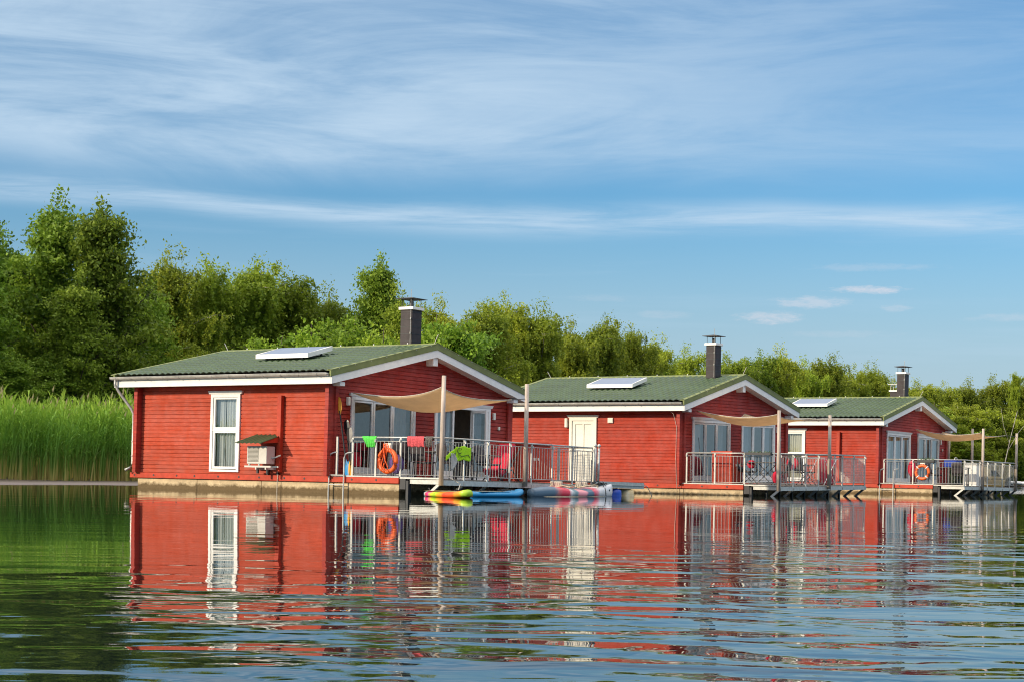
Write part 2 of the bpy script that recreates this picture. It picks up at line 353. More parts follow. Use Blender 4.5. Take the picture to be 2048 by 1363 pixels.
def sail(h,A,Mc,T2,D,label,sag=.36):
    A,Mc,T2,D=[Vector(p) for p in (A,Mc,T2,D)]
    ctr=(A+Mc+T2+D)/4
    def fn(i,j):
        p=A.lerp(Mc,i).lerp(D.lerp(T2,i),j)
        ei=4*i*(1-i); ej=4*j*(1-j)
        # concave hems
        p=p+(ctr-p)*0.0
        ab=(D-A)*.5; ac=(Mc-A)*.5
        p+=ab*(.16*ei*(1-2*j)) + ac*(.16*ej*(1-2*i))
        p.z-=sag*ei*ej+.15*ei*(1-ej)+.28*ej*(1-i)+.10*ej*i*(1-ei)
        return tuple(W(h,*p))
    root=thing('shade_sail',label,'shade sail',W(h,*A))
    loc=Vector(root.location)
    mb=MB(); mb.grid(lambda i,j:tuple(Vector(fn(i,j))-loc),24,24)
    o=mb.build('sail_cloth',M['sail'],root,smooth=True)
    so=o.modifiers.new('thick','SOLIDIFY'); so.thickness=.012
    hm=MB()
    edge=[fn(i/24,0) for i in range(25)]+[fn(1,j/24) for j in range(1,25)]+[fn(1-i/24,1) for i in range(1,25)]+[fn(0,1-j/24) for j in range(1,24)]
    hm.tube([tuple(Vector(p)-loc) for p in edge],.011,5,closed=True); hm.build('hem',M['rope'],root,smooth=True)
    return root,[Vector(fn(*c))-loc for c in ((0,0),(1,0),(1,1),(0,1))],loc

H={}
def houseboat(h,label):
    X,Y,t,k=HP[h]
    hb=thing('houseboat',label,'houseboat',(X,Y,-4*k),(k,0,-t),'red houseboats moored in a row')
    H[h]=hb
    # pontoon
    m=MB(); seg=[-.0,2.3,4.65,7.0,UH]
    for a,b in zip(seg,seg[1:]): m.box(a+.006,0,-1.2,b-.006,WD-.1,ZB-.004)
    m.box(.02,.02,-1.19,UH-.02,WD-.12,ZB-.02)
    m.build('pontoon',M['concrete'],hb,bevel=.012)
    # rim beam
    m=MB(); m.box(-.24,-.07,ZB,UH+.03,.09,ZB+.145); m.box(-.24,.09,ZB,-.08,WD,ZB+.145); 
    rb=m.build('rim_beam',M['red2'],hb,bevel=.01)
    for i in range(12): 
        u=-.02+i*.79+random.uniform(-.1,.1); m=MB(); m.tube([(u,-.078,.30),(u,-.055,.30)],.028,8); m.build('bolt_recess',M['dark'],rb)
    # walls
    if h==2: side_op=[(2.86,3.82,.30,2.47)]
    else: side_op=[(2.82,3.79,.50,2.47)]
    gab=[(.70,3.30,.40,2.44),(4.24,6.76,.40,2.44)]
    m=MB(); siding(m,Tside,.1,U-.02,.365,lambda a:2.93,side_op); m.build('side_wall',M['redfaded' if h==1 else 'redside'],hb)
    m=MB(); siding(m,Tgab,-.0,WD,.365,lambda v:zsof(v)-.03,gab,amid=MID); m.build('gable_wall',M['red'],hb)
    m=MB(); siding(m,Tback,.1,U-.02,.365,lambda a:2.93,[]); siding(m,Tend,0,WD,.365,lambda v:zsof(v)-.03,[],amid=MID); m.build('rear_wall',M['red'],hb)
    # crossed corner log ends
    for (ua,ub,va,vb) in ((-.02,.11,-.20,.0),(U-.10,U+.02,-.24,.0),(U+.02,U+.075,-.02,.09),(U-.10,U+.02,WD,WD+.2),(U+.013,U+.075,WD-.09,WD+.02)):
        m=MB(); z=.365; i=0
        while z<2.78: m.box(ua,va,z+.007,ub,vb,min(z+BH,2.86)); z+=BH
        m.box(ua+.012,va+.012,.37,ub-.012,vb-.012 if vb>0.02 else vb,2.84)
        m.build('corner_logs',M['red'],hb)
    if h!=2: m=MB(); m.box(5.25,-.125,.44,5.385,-.003,2.44); m.build('cover_board',M['red2'],hb,bevel=.006)
    # inner lining, floor
    m=MB(); m.quad((.3,.3,.37),(.3,WD-.3,.37),(.3,WD-.3,2.6),(.3,.3,2.6)); m.quad((.3,WD-.3,.37),(U-.2,WD-.3,.37),(U-.2,WD-.3,2.6),(.3,WD-.3,2.6)); m.quad((.3,.3,2.6),(U-.2,.3,2.6),(U-.2,WD-.3,2.6),(.3,WD-.3,2.6)); m.quad((.0,.0,.368),(U,.0,.368),(U,WD,.368),(0,WD,.368))
    m.build('interior_lining',M['inner'],hb)
    if h==1:
        m=MB(); m.box(5.0,5.3,.37,5.6,5.95,2.0); m.build('fridge',M['cream'],hb,bevel=.02)
    # roof: sheets, soffit, fascia, barge boards, verge, ridge
    roof=tile_roof(hb,True); roof.name='roof'
    rf2=tile_roof(roof,False)
    m=MB(); u0=-O0;u1=U+OU-.035
    for v0,v1 in ((-OV-.02,MID),(MID,WD+OV+.02)):
        m.add([(u0,v0,zsof(v0)-.06),(u1,v0,zsof(v0)-.06),(u1,v1,zsof(v1)-.06),(u0,v1,zsof(v1)-.06),(u0,v0,zsof(v0)+.11),(u1,v0,zsof(v0)+.11),(u1,v1,zsof(v1)+.11),(u0,v1,zsof(v1)+.11)],[(0,3,2,1),(4,5,6,7),(0,1,5,4),(1,2,6,5),(2,3,7,6),(3,0,4,7)])
    m.build('soffit',M['white'],roof)
    m=MB(); m.box(-O0+.0,-OV-.028,ZF,U+OU-.035,-OV,ZF+.215); m.box(-O0,WD+OV,ZF,U+OU-.035,WD+OV+.028,ZF+.215); m.build('fascia',M['white'],roof,bevel=.004)
    for (uu,nm) in ((U+OU-.03,'barge_board'),(-O0-.03,'barge_board')):
        m=MB()
        for s in (-1,1):
            vE=-OV-.03 if s<0 else WD+OV+.03; zE=ztop(vE); P=[(uu,vE,zE-.33),(uu,MID,4.03-.34),(uu,MID,4.03-.14),(uu,vE,zE-.13)]
            m.prism(P,0,(.034,0,0))
        m.build(nm,M['white'],roof)
        m=MB()
        for s in (-1,1):
            vE=-OV-.08 if s<0 else WD+OV+.08; zE=ztop(vE); P=[(uu-.002,vE,zE-.135),(uu-.002,MID,4.03-.142),(uu-.002,MID,4.03+.03),(uu-.002,vE,zE+.03)]
            m.prism(P,0,(.052,0,0)); 
            Q=[(uu-.10,vE,zE+.012),(uu-.10,MID,4.03+.012),(uu-.10,MID,4.03+.036),(uu-.10,vE,zE+.036)]; m.prism(Q,0,(.156,0,0))
            for i in range(7):
                f=(i+.5)/7; v=vE+(MID-vE)*f; m.add([(uu+.055,v-.013,ztop(v)-.0),(uu+.055,v+.013,ztop(v)),(uu+.055,v+.013,ztop(v)+.026),(uu+.055,v-.013,ztop(v)+.026)],[(0,1,2,3)],1)
        m.build('verge_trim',[M['rooftrim'],M['white']],roof)
    m=MB(); n=9
    pr=[(MID+.13*math.cos(math.pi*i/n+0),4.0+.07*math.sin(math.pi*i/n)) for i in range(n+1)]
    for (v0,z0),(v1,z1) in zip(pr,pr[1:]): m.quad((-O0-.03,v0,z0),(U+OU+.03,v0,z0),(U+OU+.03,v1,z1),(-O0-.03,v1,z1))
    for i in range(6): u=.4+i*1.2; m.tube([(u,MID-.06,4.065),(u,MID-.06,4.10)],.018,6,mi=1)
    m.build('ridge_cap',[M['rooftrim'],M['white']],roof)
    # purlin ends
    for v in (MID,.0,WD): m=MB(); m.box(U+.005,v-.10,zsof(v)-.31 if v==MID else zsof(v)-.20,U+OU-.045,v+.10,zsof(v)-.075 if v==MID else zsof(v)-.095); m.build('purlin_end',M['white'],roof,bevel=.01)
    # gutter + hangers + downpipe
    m=MB(); vc=-OV-.105; zc=ZF+.26; nn=8
    for i in range(nn):
        a=math.pi+math.pi*i/nn; b=math.pi+math.pi*(i+1)/nn; rr=.068
        m.quad((-O0-.08,vc+rr*math.cos(a),zc+rr*math.sin(a)),(U+OU-.06,vc+rr*math.cos(a),zc+rr*math.sin(a)),(U+OU-.06,vc+rr*math.cos(b),zc+rr*math.sin(b)),(-O0-.08,vc+rr*math.cos(b),zc+rr*math.sin(b)))
    m.tube([(-O0-.08,vc-.068,zc+.004),(U+OU-.06,vc-.068,zc+.004)],.010,6)
    m.box(-O0-.083,vc-.066,zc-.05,-O0-.078,vc+.066,zc); m.box(U+OU-.062,vc-.066,zc-.05,U+OU-.057,vc+.066,zc)
    for i in range(13):
        u=-O0+.15+i*.61; m.tube([(u,vc+.07*math.cos(a),zc+.074*math.sin(a)) for a in [math.pi+math.pi*j/8 for j in range(9)]],.009,5)
    gt=m.build('gutter',M['zinc'],hb,smooth=True)
    if h==1:
        m=MB(); m.tube([(-.40,vc,zc-.05),(-.40,vc,zc-.20),(-.36,vc+.08,zc-.36),(-.16,-.16,2.12),(-.10,-.12,1.98),(-.10,-.12,.62),(-.14,-.16,.48),(-.24,-.26,.42)],.038,10)
        for z in (1.9,1.2,.8): m.tube([(-.10,-.12,z),(-.10,-.12,z+.03)],.046,10)
        m.build('downpipe',M['zinc'],hb,smooth=True)
    # solar collector on the near slope
    m=MB(); ua,ub=(3.05,4.95) if h==1 else (2.62,4.42); va,vb=1.35,2.35
    za=ztop(va)+.10; zb_=ztop(vb)+.13
    if h==3: ua,ub=2.55,4.2
    m.add([(ua,va,za),(ub,va,za),(ub,vb,zb_),(ua,vb,zb_),(ua,va,za+.12),(ub,va,za+.12),(ub,vb,zb_+.12),(ua,vb,zb_+.12)],[(0,3,2,1),(0,1,5,4),(1,2,6,5),(2,3,7,6),(3,0,4,7)])
    m.add([(ua,va,za+.12),(ub,va,za+.12),(ub,vb,zb_+.12),(ua,vb,zb_+.12),(ua+.05,va+.05,za+.125),(ub-.05,va+.05,za+.125),(ub-.05,vb-.05,zb_+.115),(ua+.05,vb-.05,zb_+.115)],[(0,1,5,4),(1,2,6,5),(2,3,7,6),(3,0,4,7)])
    m.quad((ua+.05,va+.05,za+.122),(ub-.05,va+.05,za+.122),(ub-.05,vb-.05,zb_+.112),(ua+.05,vb-.05,zb_+.112),1)
    for u in (ua+.3,(ua+ub)/2,ub-.3):
        m.box(u-.02,va+.1,ztop(va+.1)-.02,u+.02,va+.16,za+.02,2); m.box(u-.02,vb-.16,ztop(vb)-.02,u+.02,vb-.1,zb_,2)
    m.build('solar_collector',[M['white'],M['collector'],M['dark']],hb)
    # chimney
    cv=MID+.05 if h!=2 else MID-.62
    cu0,cu1={1:(6.05,6.45),2:(6.2,6.55),3:(6.24,6.60)}[h]; cw=.42; ct=5.02 if h==1 else 5.02
    c0v=cv-.0; c1v=cv+cw
    m=MB(); m.box(cu0,c0v,3.6,cu1,c1v,ct)
    ch=m.build('chimney',M['slate'],hb)
    m=MB()
    for i,z in enumerate(np.arange(3.95,ct,.20)): m.box(cu0-.006,c0v-.006,z,cu1+.006,c1v+.006,z+.012)
    m.build('cladding_joint',M['dark'],ch)
    m=MB(); m.box(cu0-.05,c0v-.05,ct,cu1+.05,c1v+.05,ct+.08); m.build('chimney_cap',M['white'],ch,bevel=.01)
    m=MB()
    for a in (cu0+.02,cu1-.02):
        for b in (c0v+.02,c1v-.02): m.tube([(a,b,ct+.08),(a,b,ct+.31)],.010,6)
    m.tube([((cu0+cu1)/2,(c0v+c1v)/2,ct+.08),((cu0+cu1)/2,(c0v+c1v)/2,ct+.25)],.06,10)
    m.add([(cu0-.11,c0v-.11,ct+.30),(cu1+.11,c0v-.11,ct+.30),(cu1+.11,c1v+.11,ct+.30),(cu0-.11,c1v+.11,ct+.30),(cu0-.11,c0v-.11,ct+.315),(cu1+.11,c0v-.11,ct+.315),(cu1+.11,c1v+.11,ct+.315),(cu0-.11,c1v+.11,ct+.315),((cu0+cu1)/2,(c0v+c1v)/2,ct+.37)],[(0,3,2,1),(0,1,5,4),(1,2,6,5),(2,3,7,6),(3,0,4,7),(4,5,8),(5,6,8),(6,7,8),(7,4,8)])
    m.build('rain_hood',M['dark'],ch)
    m=MB(); pc=(cu1-.03,c0v-.03); m.tube([(*pc,3.95),(*pc,ct+.55)],.008,5); [m.tube([(pc[0],pc[1],z),(pc[0],pc[1],z+.05)],.018,6) for z in (4.35,4.75)]
    m.build('lightning_rod',M['zinc'],ch)
    if h==3:
        m=MB(); m.box(5.45,5.2,3.6,5.8,5.55,4.36); m.box(5.41,5.16,4.36,5.84,5.59,4.42,1)
        for a in (5.47,5.78):
            for b in (5.22,5.53): m.tube([(a,b,4.42),(a,b,4.66)],.009,5,mi=1)
        m.box(5.38,5.13,4.66,5.87,5.62,4.675,1); m.build('flue_box',[M['slate'],M['white']],hb)
    for a,b in (((U+.2,MID,4.05),(U+.33,MID,4.30)),((-O0+.05,MID,4.05),(-O0-.10,MID,4.28))): m=MB(); m.tube([a,b],.010,5); m.build('ridge_rod',M['zinc'],hb)
    # french doors in the gable
    zt=2.45
    cv1={1:(('curtain',2.46,3.15),),2:(('curtain',1.0,1.5),('curtain',2.4,3.1)),3:(('curtain',.8,1.5),('curtain',1.7,2.3),('curtain',2.4,3.1))}[h]
    cv2={1:(('curtain',4.4,5.1),('curtain',6.1,6.6)),2:(('curtain',4.45,5.2),('curtain',6.0,6.65)),3:(('curtain',4.4,5.0),('curtain',5.3,6.0),('curtain',6.0,6.65))}[h]
    f1=framed(hb,'french_door',Tgab,.66,3.33,.40,zt,None,[(.75,1.55,.47,zt-.09),(1.58,2.36,.47,zt-.09),(2.38,3.24,.47,zt-.09)],curt=[(a,b,.55,zt-.1,c) for c,a,b in cv1])
    pp=[(4.28,5.10,.47,zt-.09),(5.12,5.90,.47,zt-.09),(5.92,6.72,.47,zt-.09)]
    if h==1: pp=[pp[0],pp[2]]
    f2=framed(hb,'french_door',Tgab,4.20,6.80,.40,zt,None,pp,curt=[(a,b,.55,zt-.1,c) for c,a,b in cv2])
    if h==1:    # the middle leaf swung open
        m=MB(); a=Vector((U+.03,5.93,0)); dr=Vector((math.cos(R(-22)),math.sin(R(-22)),0)); w=.76
        def TT(a_,n,b): p=a+dr*a_+Vector((-dr.y,dr.x,0))*n; return (p.x,p.y,b)
        m.T=TT; m.box(0,-.02,.47,.07,.02,zt-.1); m.box(w-.07,-.02,.47,w,.02,zt-.1); m.box(.07,-.02,.47,w-.07,.02,.64); m.box(.07,-.02,zt-.17,w-.07,.02,zt-.1)
        lf=m.build('door_leaf',M['white'],f2); m=MB(); m.T=TT; m.quad((.06,0,.63),(w-.06,0,.63),(w-.06,0,zt-.16),(.06,0,zt-.16)); m.build('leaf_pane',M['glass'],f2)
    for v,ff in ((2.37,f1),(5.91 if h!=1 else 5.1,f2)): m=MB(); m.tube([(U+.03,v,1.35),(U+.075,v,1.35),(U+.075,v-.1,1.35)],.010,6); m.build('door_handle',M['zinc'],ff)
    # side window / side door
    if h!=2:
        f=framed(hb,'side_window',Tside,2.77,3.84,.43,2.50,None,[(2.87,3.75,1.56,2.42),(2.87,3.75,.51,1.52)],leaf_bottom=.06,
            curt=[(2.88,3.16,.55,2.4,'curtain'),(3.22,3.74,.55,2.4,'curtain')] if h==1 else [(3.1,3.72,.55,2.4,'curtaincream')])
        m=MB(); m.T=Tside; m.box(2.855,-.03,1.52,3.765,.03,1.56); m.build('transom',M['white'],f)
    else:
        f=MB(); f.T=Tside; a0,a1,z0,z1=2.81,3.87,.30,2.50; w=.10
        f.box(a0,-.05,z0,a0+w,.05,z1); f.box(a1-w,-.05,z0,a1,.05,z1); f.box(a0+w,-.05,z1-w,a1-w,.05,z1)
        f.add([(a0-.05,0,z1+.002),(a1+.05,0,z1+.002),(a1+.09,0,z1+.085),(a0-.09,0,z1+.085),(a0-.05,.05,z1+.002),(a1+.05,.05,z1+.002),(a1+.09,.08,z1+.085),(a0-.09,.08,z1+.085)],[(0,1,2,3),(7,6,5,4),(0,4,5,1),(1,5,6,2),(2,6,7,3),(3,7,4,0)])
        dd=f.build('side_door',M['cream'],hb)
        m=MB(); m.T=Tside; m.box(a0+w,-.04,z0,a1-w,-.01,z1-w)
        st=[(a0+w,a0+w+.12),(3.315,3.365),(a1-w-.12,a1-w)]
        for p,q in st: m.box(p,-.01,z0,q,.015,z1-w)
        for i in range(2):
            for zz0,zz1 in ((z0,z0+.16),(1.25,1.36),(z1-w-.12,z1-w)): m.box(st[i][1],-.01,zz0,st[i+1][0],.015,zz1)
        m.build('door_panel',M['cream'],dd); m=MB(); m.tube([(2.98,-.02,1.38),(2.98,-.075,1.38),(3.09,-.075,1.38)],.012,6); m.build('door_handle',M['zinc'],dd)
        m=MB(); m.box(2.66,-.12,2.17,2.76,-.003,2.48); m.build('wall_lamp',M['cream'],hb,bevel=.02)
        m=MB(); m.box(4.30,-.05,2.32,4.5,-.003,2.49); m.box(4.32,-.06,2.34,4.48,-.05,2.47); m.build('vent_cover',M['cream'],hb,bevel=.01)
        m=MB(); m.tube([(6.5,-.40,2.95),(6.9,-.3,2.6),(7.0,-.27,2.2),(6.99,-.27,1.2),(7.02,-.26,.4),(7.02,-.2,.1)],.008,5); m.build('cable',M['rope'],hb,smooth=True)
    # wall lights on the gable
    m=MB(); m.box(U+.003,6.93,2.14,U+.07,7.02,2.34); m.build('wall_lamp',M['cream'],hb,bevel=.015)
    m=MB(); m.box(U+.003,7.20,1.86,U+.05,7.28,1.96); m.build('socket_box',M['cream'],hb,bevel=.01)
    if h==1:
        m=MB(); m.box(U+.003,.46,2.20,U+.10,.54,2.42); m.build('wall_lamp',M['cream'],hb,bevel=.015)
    # deck
    FE={1:6.9,2:6.75,3:6.72}[h]
    m=MB(); i=0; v=0.02
    while v<FE-.02: m.box(U+.08,v,.325,UC-.02,v+.135,ZD); v+=.14
    m.build('deck_floor',M['deck'],hb)
    m=MB(); m.box(UC-.02,-.02,.205,UC+.03,FE+.05,.33); m.box(9.62,-.02,.225,UC-.02,.03,.33); m.box(UH+.04,-.04,.345,UC+.01,.0,.385)
    for v in np.arange(.9,FE,1.0): m.box(UH,v,.23,UC-.02,v+.06,.32)
    m.box(7.12,-.075,.368,UH+.03,-.03,.40)
    m.build('deck_frame',M['steel'],hb)
    m=MB(); m.box(UH+.03,-.03,.08,UH+.22,.12,.345); m.box(UH+.22,-.02,-.5,UH+.30,.10,.30); m.build('deck_bracket',M['dark'],hb,bevel=.006)
    fp=[FE*i/7 for i in range(8)]; fp[0]=.02
    m0=0
    for i,v in enumerate(fp):
        m=MB(); m.bar((UC-.01,v,.24),(UC-.53,v,-.18),.05,.07); m.box(UC-.05,v-.03,.20,UC+.045,v+.03,.30); m.build('brace',M['steel'],hb)
    for i in range(7): m=MB(); m.box(UC-.75,.5+i*.95,-1.0,UC-.68,.56+i*.95,.22); m.build('support_pile',M['dark'],hb)
    sp={1:[7.75,8.50,9.29],2:[7.25,8.26,9.30],3:[7.25,8.45,9.29]}[h]; s0=sp[0]
    railing(hb,h,[(s0,0),(UC,0),(UC,FE),(U+.1,FE)],[[x-s0 for x in sp],fp[:-1]+[FE],[1.1,2.2]],mesh_from={1:5.8,2:4.75,3:None}[h])
    # ladder
    if h!=2:
        m=MB()
        l0,l1=(7.08,7.57) if h==1 else (7.12,7.69)
        for u in (l0,l1):
            du=.13 if u==l0 else .17
            m.tube([(u+du,-.02,.98),(u+.07,-.06,.97),(u+.02,-.10,.93),(u,-.12,.84),(u,-.12,.3),(u,-.14,-.7)],.020,8)
        for z in (.40,.16,-.1): m.tube([(l0,-.12,z),(l1,-.12,z)],.016,6)
        if h==1: m.box(l0+.13,-.02,.37,l0+.18,.02,1.38)
        m.build('ladder',M['steel'],hb,smooth=False)
    # masts
    for (u,v,z,zb) in {1:[(UC+.09,-.06,2.87,.20),(UC+.09,3.55,2.90,.24)],2:[(UC+.09,-.28,2.70,.20),(UC+.09,3.55,2.66,.24)],3:[(UC+.09,2.0,2.66,.20),(UC+.09,6.35,2.62,.2),(8.55,6.85,2.83,.3),(7.52,6.85,2.62,.3)]}[h]:
        m=MB(); m.tube([(u,v,zb),(u+random.uniform(-.02,.02),v+random.uniform(-.02,.02),z)],[.062,.052],10); m.build('mast',M['post'],hb,smooth=True)
    return hb
def coll():
    m=mat('collector_glass',(.20,.24,.32),.3,var=.05); return m
M['collector']=coll()
houseboat(1,'nearest red wooden houseboat with an air conditioner on its side wall')
houseboat(2,'middle red houseboat of the row with a closed cream side door')
houseboat(3,'farthest red houseboat at the right with a second small flue beside its chimney')

# ------------------------------------------------------------------ air conditioner (fixed to houseboat 1)
def aircon(h):
    hb=H[h]; m=MB(); m.box(4.58,-.50,.645,5.27,-.18,1.105); ac=m.build('air_conditioner',M['fanunit'],hb,bevel=.015)
    m=MB(); m.box(4.61,-.502,.70,4.99,-.498,1.07); 
    for i in range(11): m.box(4.61,-.512,.715+i*.033,4.99,-.502,.725+i*.033,1)
    m.lathe([(.0,0),(.17,0),(.17,.004),(0,.004)],20); m.v=[p if i<len(m.v)-80 else (4.80+p[0],-.5035+p[2]*.2,.885+p[1]) for i,p in enumerate(m.v)]
    m.build('grille',[M['grille'],M['fanunit']],ac)
    m=MB(); m.tube([(5.27,-.3,.80),(5.36,-.26,.82),(5.45,-.16,.88)],.022,6,mi=0); m.build('pipe',M['palecloth'],ac)
    m=MB(); 
    for v in (-.50,-.22): m.box(4.50,v,.555,5.42,v+.04,.60)
    m.box(4.88,-.5,.50,4.92,-.02,.555); m.box(5.22,-.5,.50,5.26,-.02,.555)
    for u in (4.66,5.0): m.tube([(u,-.48,.60),(u,-.48,.645)],.03,8)
    m.build('bracket',M['fanunit'],ac); m=MB()
    for u in (4.88,5.22): m.box(u,-.45,.40,u+.05,-.40,.50); m.box(u,-.06,.37,u+.05,-.01,.50)
    m.build('bracket_foot',M['dark'],ac)
    m=MB(); n=40
    m.grid(lambda i,j:(4.42+(.92)*i,-.0-.80*(1-j)-.005,1.185+.235*j+.014*math.sin(i*math.pi*12)),n*2,3)
    aw=m.build('unit_awning',M['roof'],ac); s=aw.modifiers.new('t','SOLIDIFY'); s.thickness=.012
    m=MB(); m.prism([(5.30,-.01,1.40),(5.30,-.72,1.195),(5.30,-.70,1.17),(5.30,-.01,1.22)],0,(.03,0,0)); m.prism([(4.46,-.01,1.40),(4.46,-.72,1.195),(4.46,-.70,1.17),(4.46,-.01,1.32)],0,(.03,0,0)); m.build('awning_bracket',M['red2'],ac)
    m=MB(); m.tube([(5.32,-.13,.46),(5.31,-.09,.38),(5.30,-.10,.2),(5.30,-.10,-.1)],.010,5); m.build('drain_hose',M['rope'],hb)
aircon(1)
# ------------------------------------------------------------------ gangway (houseboat 1)
def gangway():
    g=thing('gangway','grey metal gangway resting on floats beyond the rail of the nearest houseboat','gangway',HM[1].translation,H[1].rotation_euler)
    m=MB(); m.box(9.0,6.98,.40,UC+.03,9.55,.44); m.build('walkway',M['deck'],g)
    m=MB(); m.box(UC+.031,6.96,.28,UC+.08,9.56,.455); m.box(9.0,9.56,.28,UC+.08,9.60,.45); m.box(UC+.031,6.94,.36,UC+.11,9.60,.37); m.build('edge_beam',M['steel'],g)
    for (v,c) in ((7.45,'bluefloat'),(8.15,'bluefloat'),(8.85,'whitefloat')):
        m=MB(); pr=[(0,-.33),(.2,-.33),(.27,-.26),(.28,-.1),(.295,-.09),(.295,-.06),(.28,-.05),(.28,.1),(.27,.2),(.16,.25),(0,.25)]
        m.lathe(pr,18,(10.35,v+.1,.02)); m.build('float',M[c],g,smooth=True)
    for v in (6.96,7.15):
        m=MB(); m.tube([(UC+.06,v,.3),(UC+.06,v,1.36)],.035,8); m.lathe([(0,-.05),(.045,-.02),(.05,.02),(.02,.06),(0,.065)],10,(UC+.06,v,1.42)); m.build('gate_post',M['steel'],g,smooth=True)
    m=MB(); m.tube([(UC+.03,9.55,.42),(UC+.1,9.75,.35),(UC+.05,10.1,.1),(UC,10.2,-.1)],.012,5); m.build('mooring_rope',M['rope'],g)
gangway()
# ------------------------------------------------------------------ shade sails
def do_sail(h,A,Mc,T2,D,mast1,mast2,label,sag=.36):
    root,cs,loc=sail(h,A,Mc,T2,D,label,sag)
    m=MB()
    for c,q in ((cs[1],mast1),(cs[2],mast2)): m.tube([tuple(c),tuple(W(h,*q)-loc)],.010,5)
    m.build('lashing_rope',M['dark'],root)
do_sail(1,(7.2,.60,2.53),(10.48,.03,2.60),(10.4,3.15,2.47),(7.2,4.1,2.62),(UC+.09,-.05,2.64),(UC+.09,3.55,2.52),'sand coloured shade sail strung over the deck of the nearest houseboat',.30)
do_sail(2,(7.2,.70,2.74),(10.48,-.15,2.58),(10.4,2.9,2.54),(7.2,4.2,2.74),(UC+.09,-.25,2.62),(UC+.09,3.55,2.58),'sand coloured shade sail strung over the deck of the middle houseboat',.24)
do_sail(3,(7.2,3.55,2.70),(10.48,2.1,2.50),(10.4,5.5,2.50),(7.2,6.9,2.70),(UC+.09,2.0,2.52),(UC+.09,6.35,2.48),'sand coloured shade sail strung over the deck of the farthest houseboat',.22)

# ------------------------------------------------------------------ loose things on the decks
def on(h,u,v,z,name,label,cat,rz=0,group=None): return thing(name,label,cat,W(h,u,v,z),(0,0,RZ(h)+rz),group)
def lifebuoy(h,u,z,r,label,rope):
    t=on(h,u,-.06,z,'lifebuoy',label,'lifebuoy')
    m=MB(); n=32
    m.tube([(r*math.cos(2*math.pi*i/n),-.05,r*math.sin(2*math.pi*i/n)) for i in range(n)],.058,10,closed=True); m.build('ring',M['orange'],t,smooth=True)
    if rope:
        m=MB()
        for k in range(5):
            x0=random.uniform(-.05,.05); pts=[]
            for i in range(9):
                f=i/8; pts.append((x0+.09*math.sin(f*5+k)*(1 if k%2 else -1)*f,-.13-.02*(k%3),r+.14-f*(2*r+.12)+.02*math.sin(k+i)))
            m.tube(pts,.011,5)
        m.tube([(.03,-.12,r+.16),(r*.75,-.12,r*.55),(r*.98,-.12,-.1)],.012,5); m.tube([(-.02,-.12,r+.16),(-r*.6,-.12,r*.7),(-r*1.02,-.12,.05),(-r*.9,-.12,-.2)],.012,5)
        m.build('rope_coil',M['orangerope'],t,smooth=True)
    else:
        m=MB()
        for k in range(4):
            a=math.pi/4+k*math.pi/2; m.tube([((r+q*.062)*math.cos(a)+.0,-.05+.062*w,(r+q*.062)*math.sin(a)) for q,w in ((1,0),(.7,-.7),(0,-1),(-.7,-.7),(-1,0))],.022,6)
        m.build('reflective_band',M['white'],t)
        m=MB(); n=24; m.tube([((r+.07+.02*math.sin(i*4))*math.cos(2*math.pi*i/n),-.05,(r+.07+.02*math.sin(i*4))*math.sin(2*math.pi*i/n)) for i in range(n)],.010,5,closed=True); m.build('grab_line',M['dark'],t)
    m=MB(); m.box(-.10,-.05,r+.03,.09,.0,r+.17); m.build('holder_plate',M['cream'],t)
lifebuoy(1,8.97,.78,.27,'orange lifebuoy with tangled orange rope on the rail of the nearest houseboat',True)
lifebuoy(3,8.88,.86,.26,'orange lifebuoy hung on the rail of the farthest houseboat',False)

def drape(h,u0,u1,v,drop,name,label,matn,cat,wav=.012,shape=None,front=-.035,along='u'):
    """cloth folded over the top rail"""
    o=W(h,u0,v,ZR) if along=='u' else W(h,v,u0,ZR)
    t=thing(name,label,cat,o,(0,0,RZ(h)))
    L_=u1-u0; m=MB()
    def fn(i,j):
        s=(j-.28)/.72 if j>.28 else (j-.28)/.28*.6
        w=1.0; xo=0
        if shape and j>.28: w,xo=shape(s,i)
        x=L_*(.5+(i-.5)*w)+xo
        if j>.28: n=-.026-.012*math.sin(s*3); z=.022-drop*s
        else: n=.028; z=.022+drop*.6*s*.9
        if abs(j-.28)<.02: n=0; z=.027
        n+=wav*math.sin(i*L_*55+j*3)*min(1,abs(s)*2)
        z+=.012*math.sin(i*17)*abs(s)
        return (x,n,z) if along=='u' else (-n,x,z)
    m.grid(fn,26,14); c=m.build('fabric',M[matn],t,smooth=True); so=c.modifiers.new('t','SOLIDIFY'); so.thickness=.006
    return t
drape(1,8.05,8.52,0,.27,'swim_shirt','bright green garment hung over the rail left of the lifebuoy','green','clothing',shape=lambda s,i:(1-.42*min(1,s*1.2),.06*min(1,s*1.4)))
drape(1,9.50,10.02,0,.25,'swim_shorts','coral pink shorts hung over the rail right of the lifebuoy','pink','clothing',shape=lambda s,i:(1+.1*s if s<.5 else 1.0,.03*s))
drape(1,10.06,10.30,0,.25,'bathing_shorts','dark grey printed trunks hung beside the coral pink shorts','greycloth','clothing',shape=lambda s,i:(1-.3*s,0))
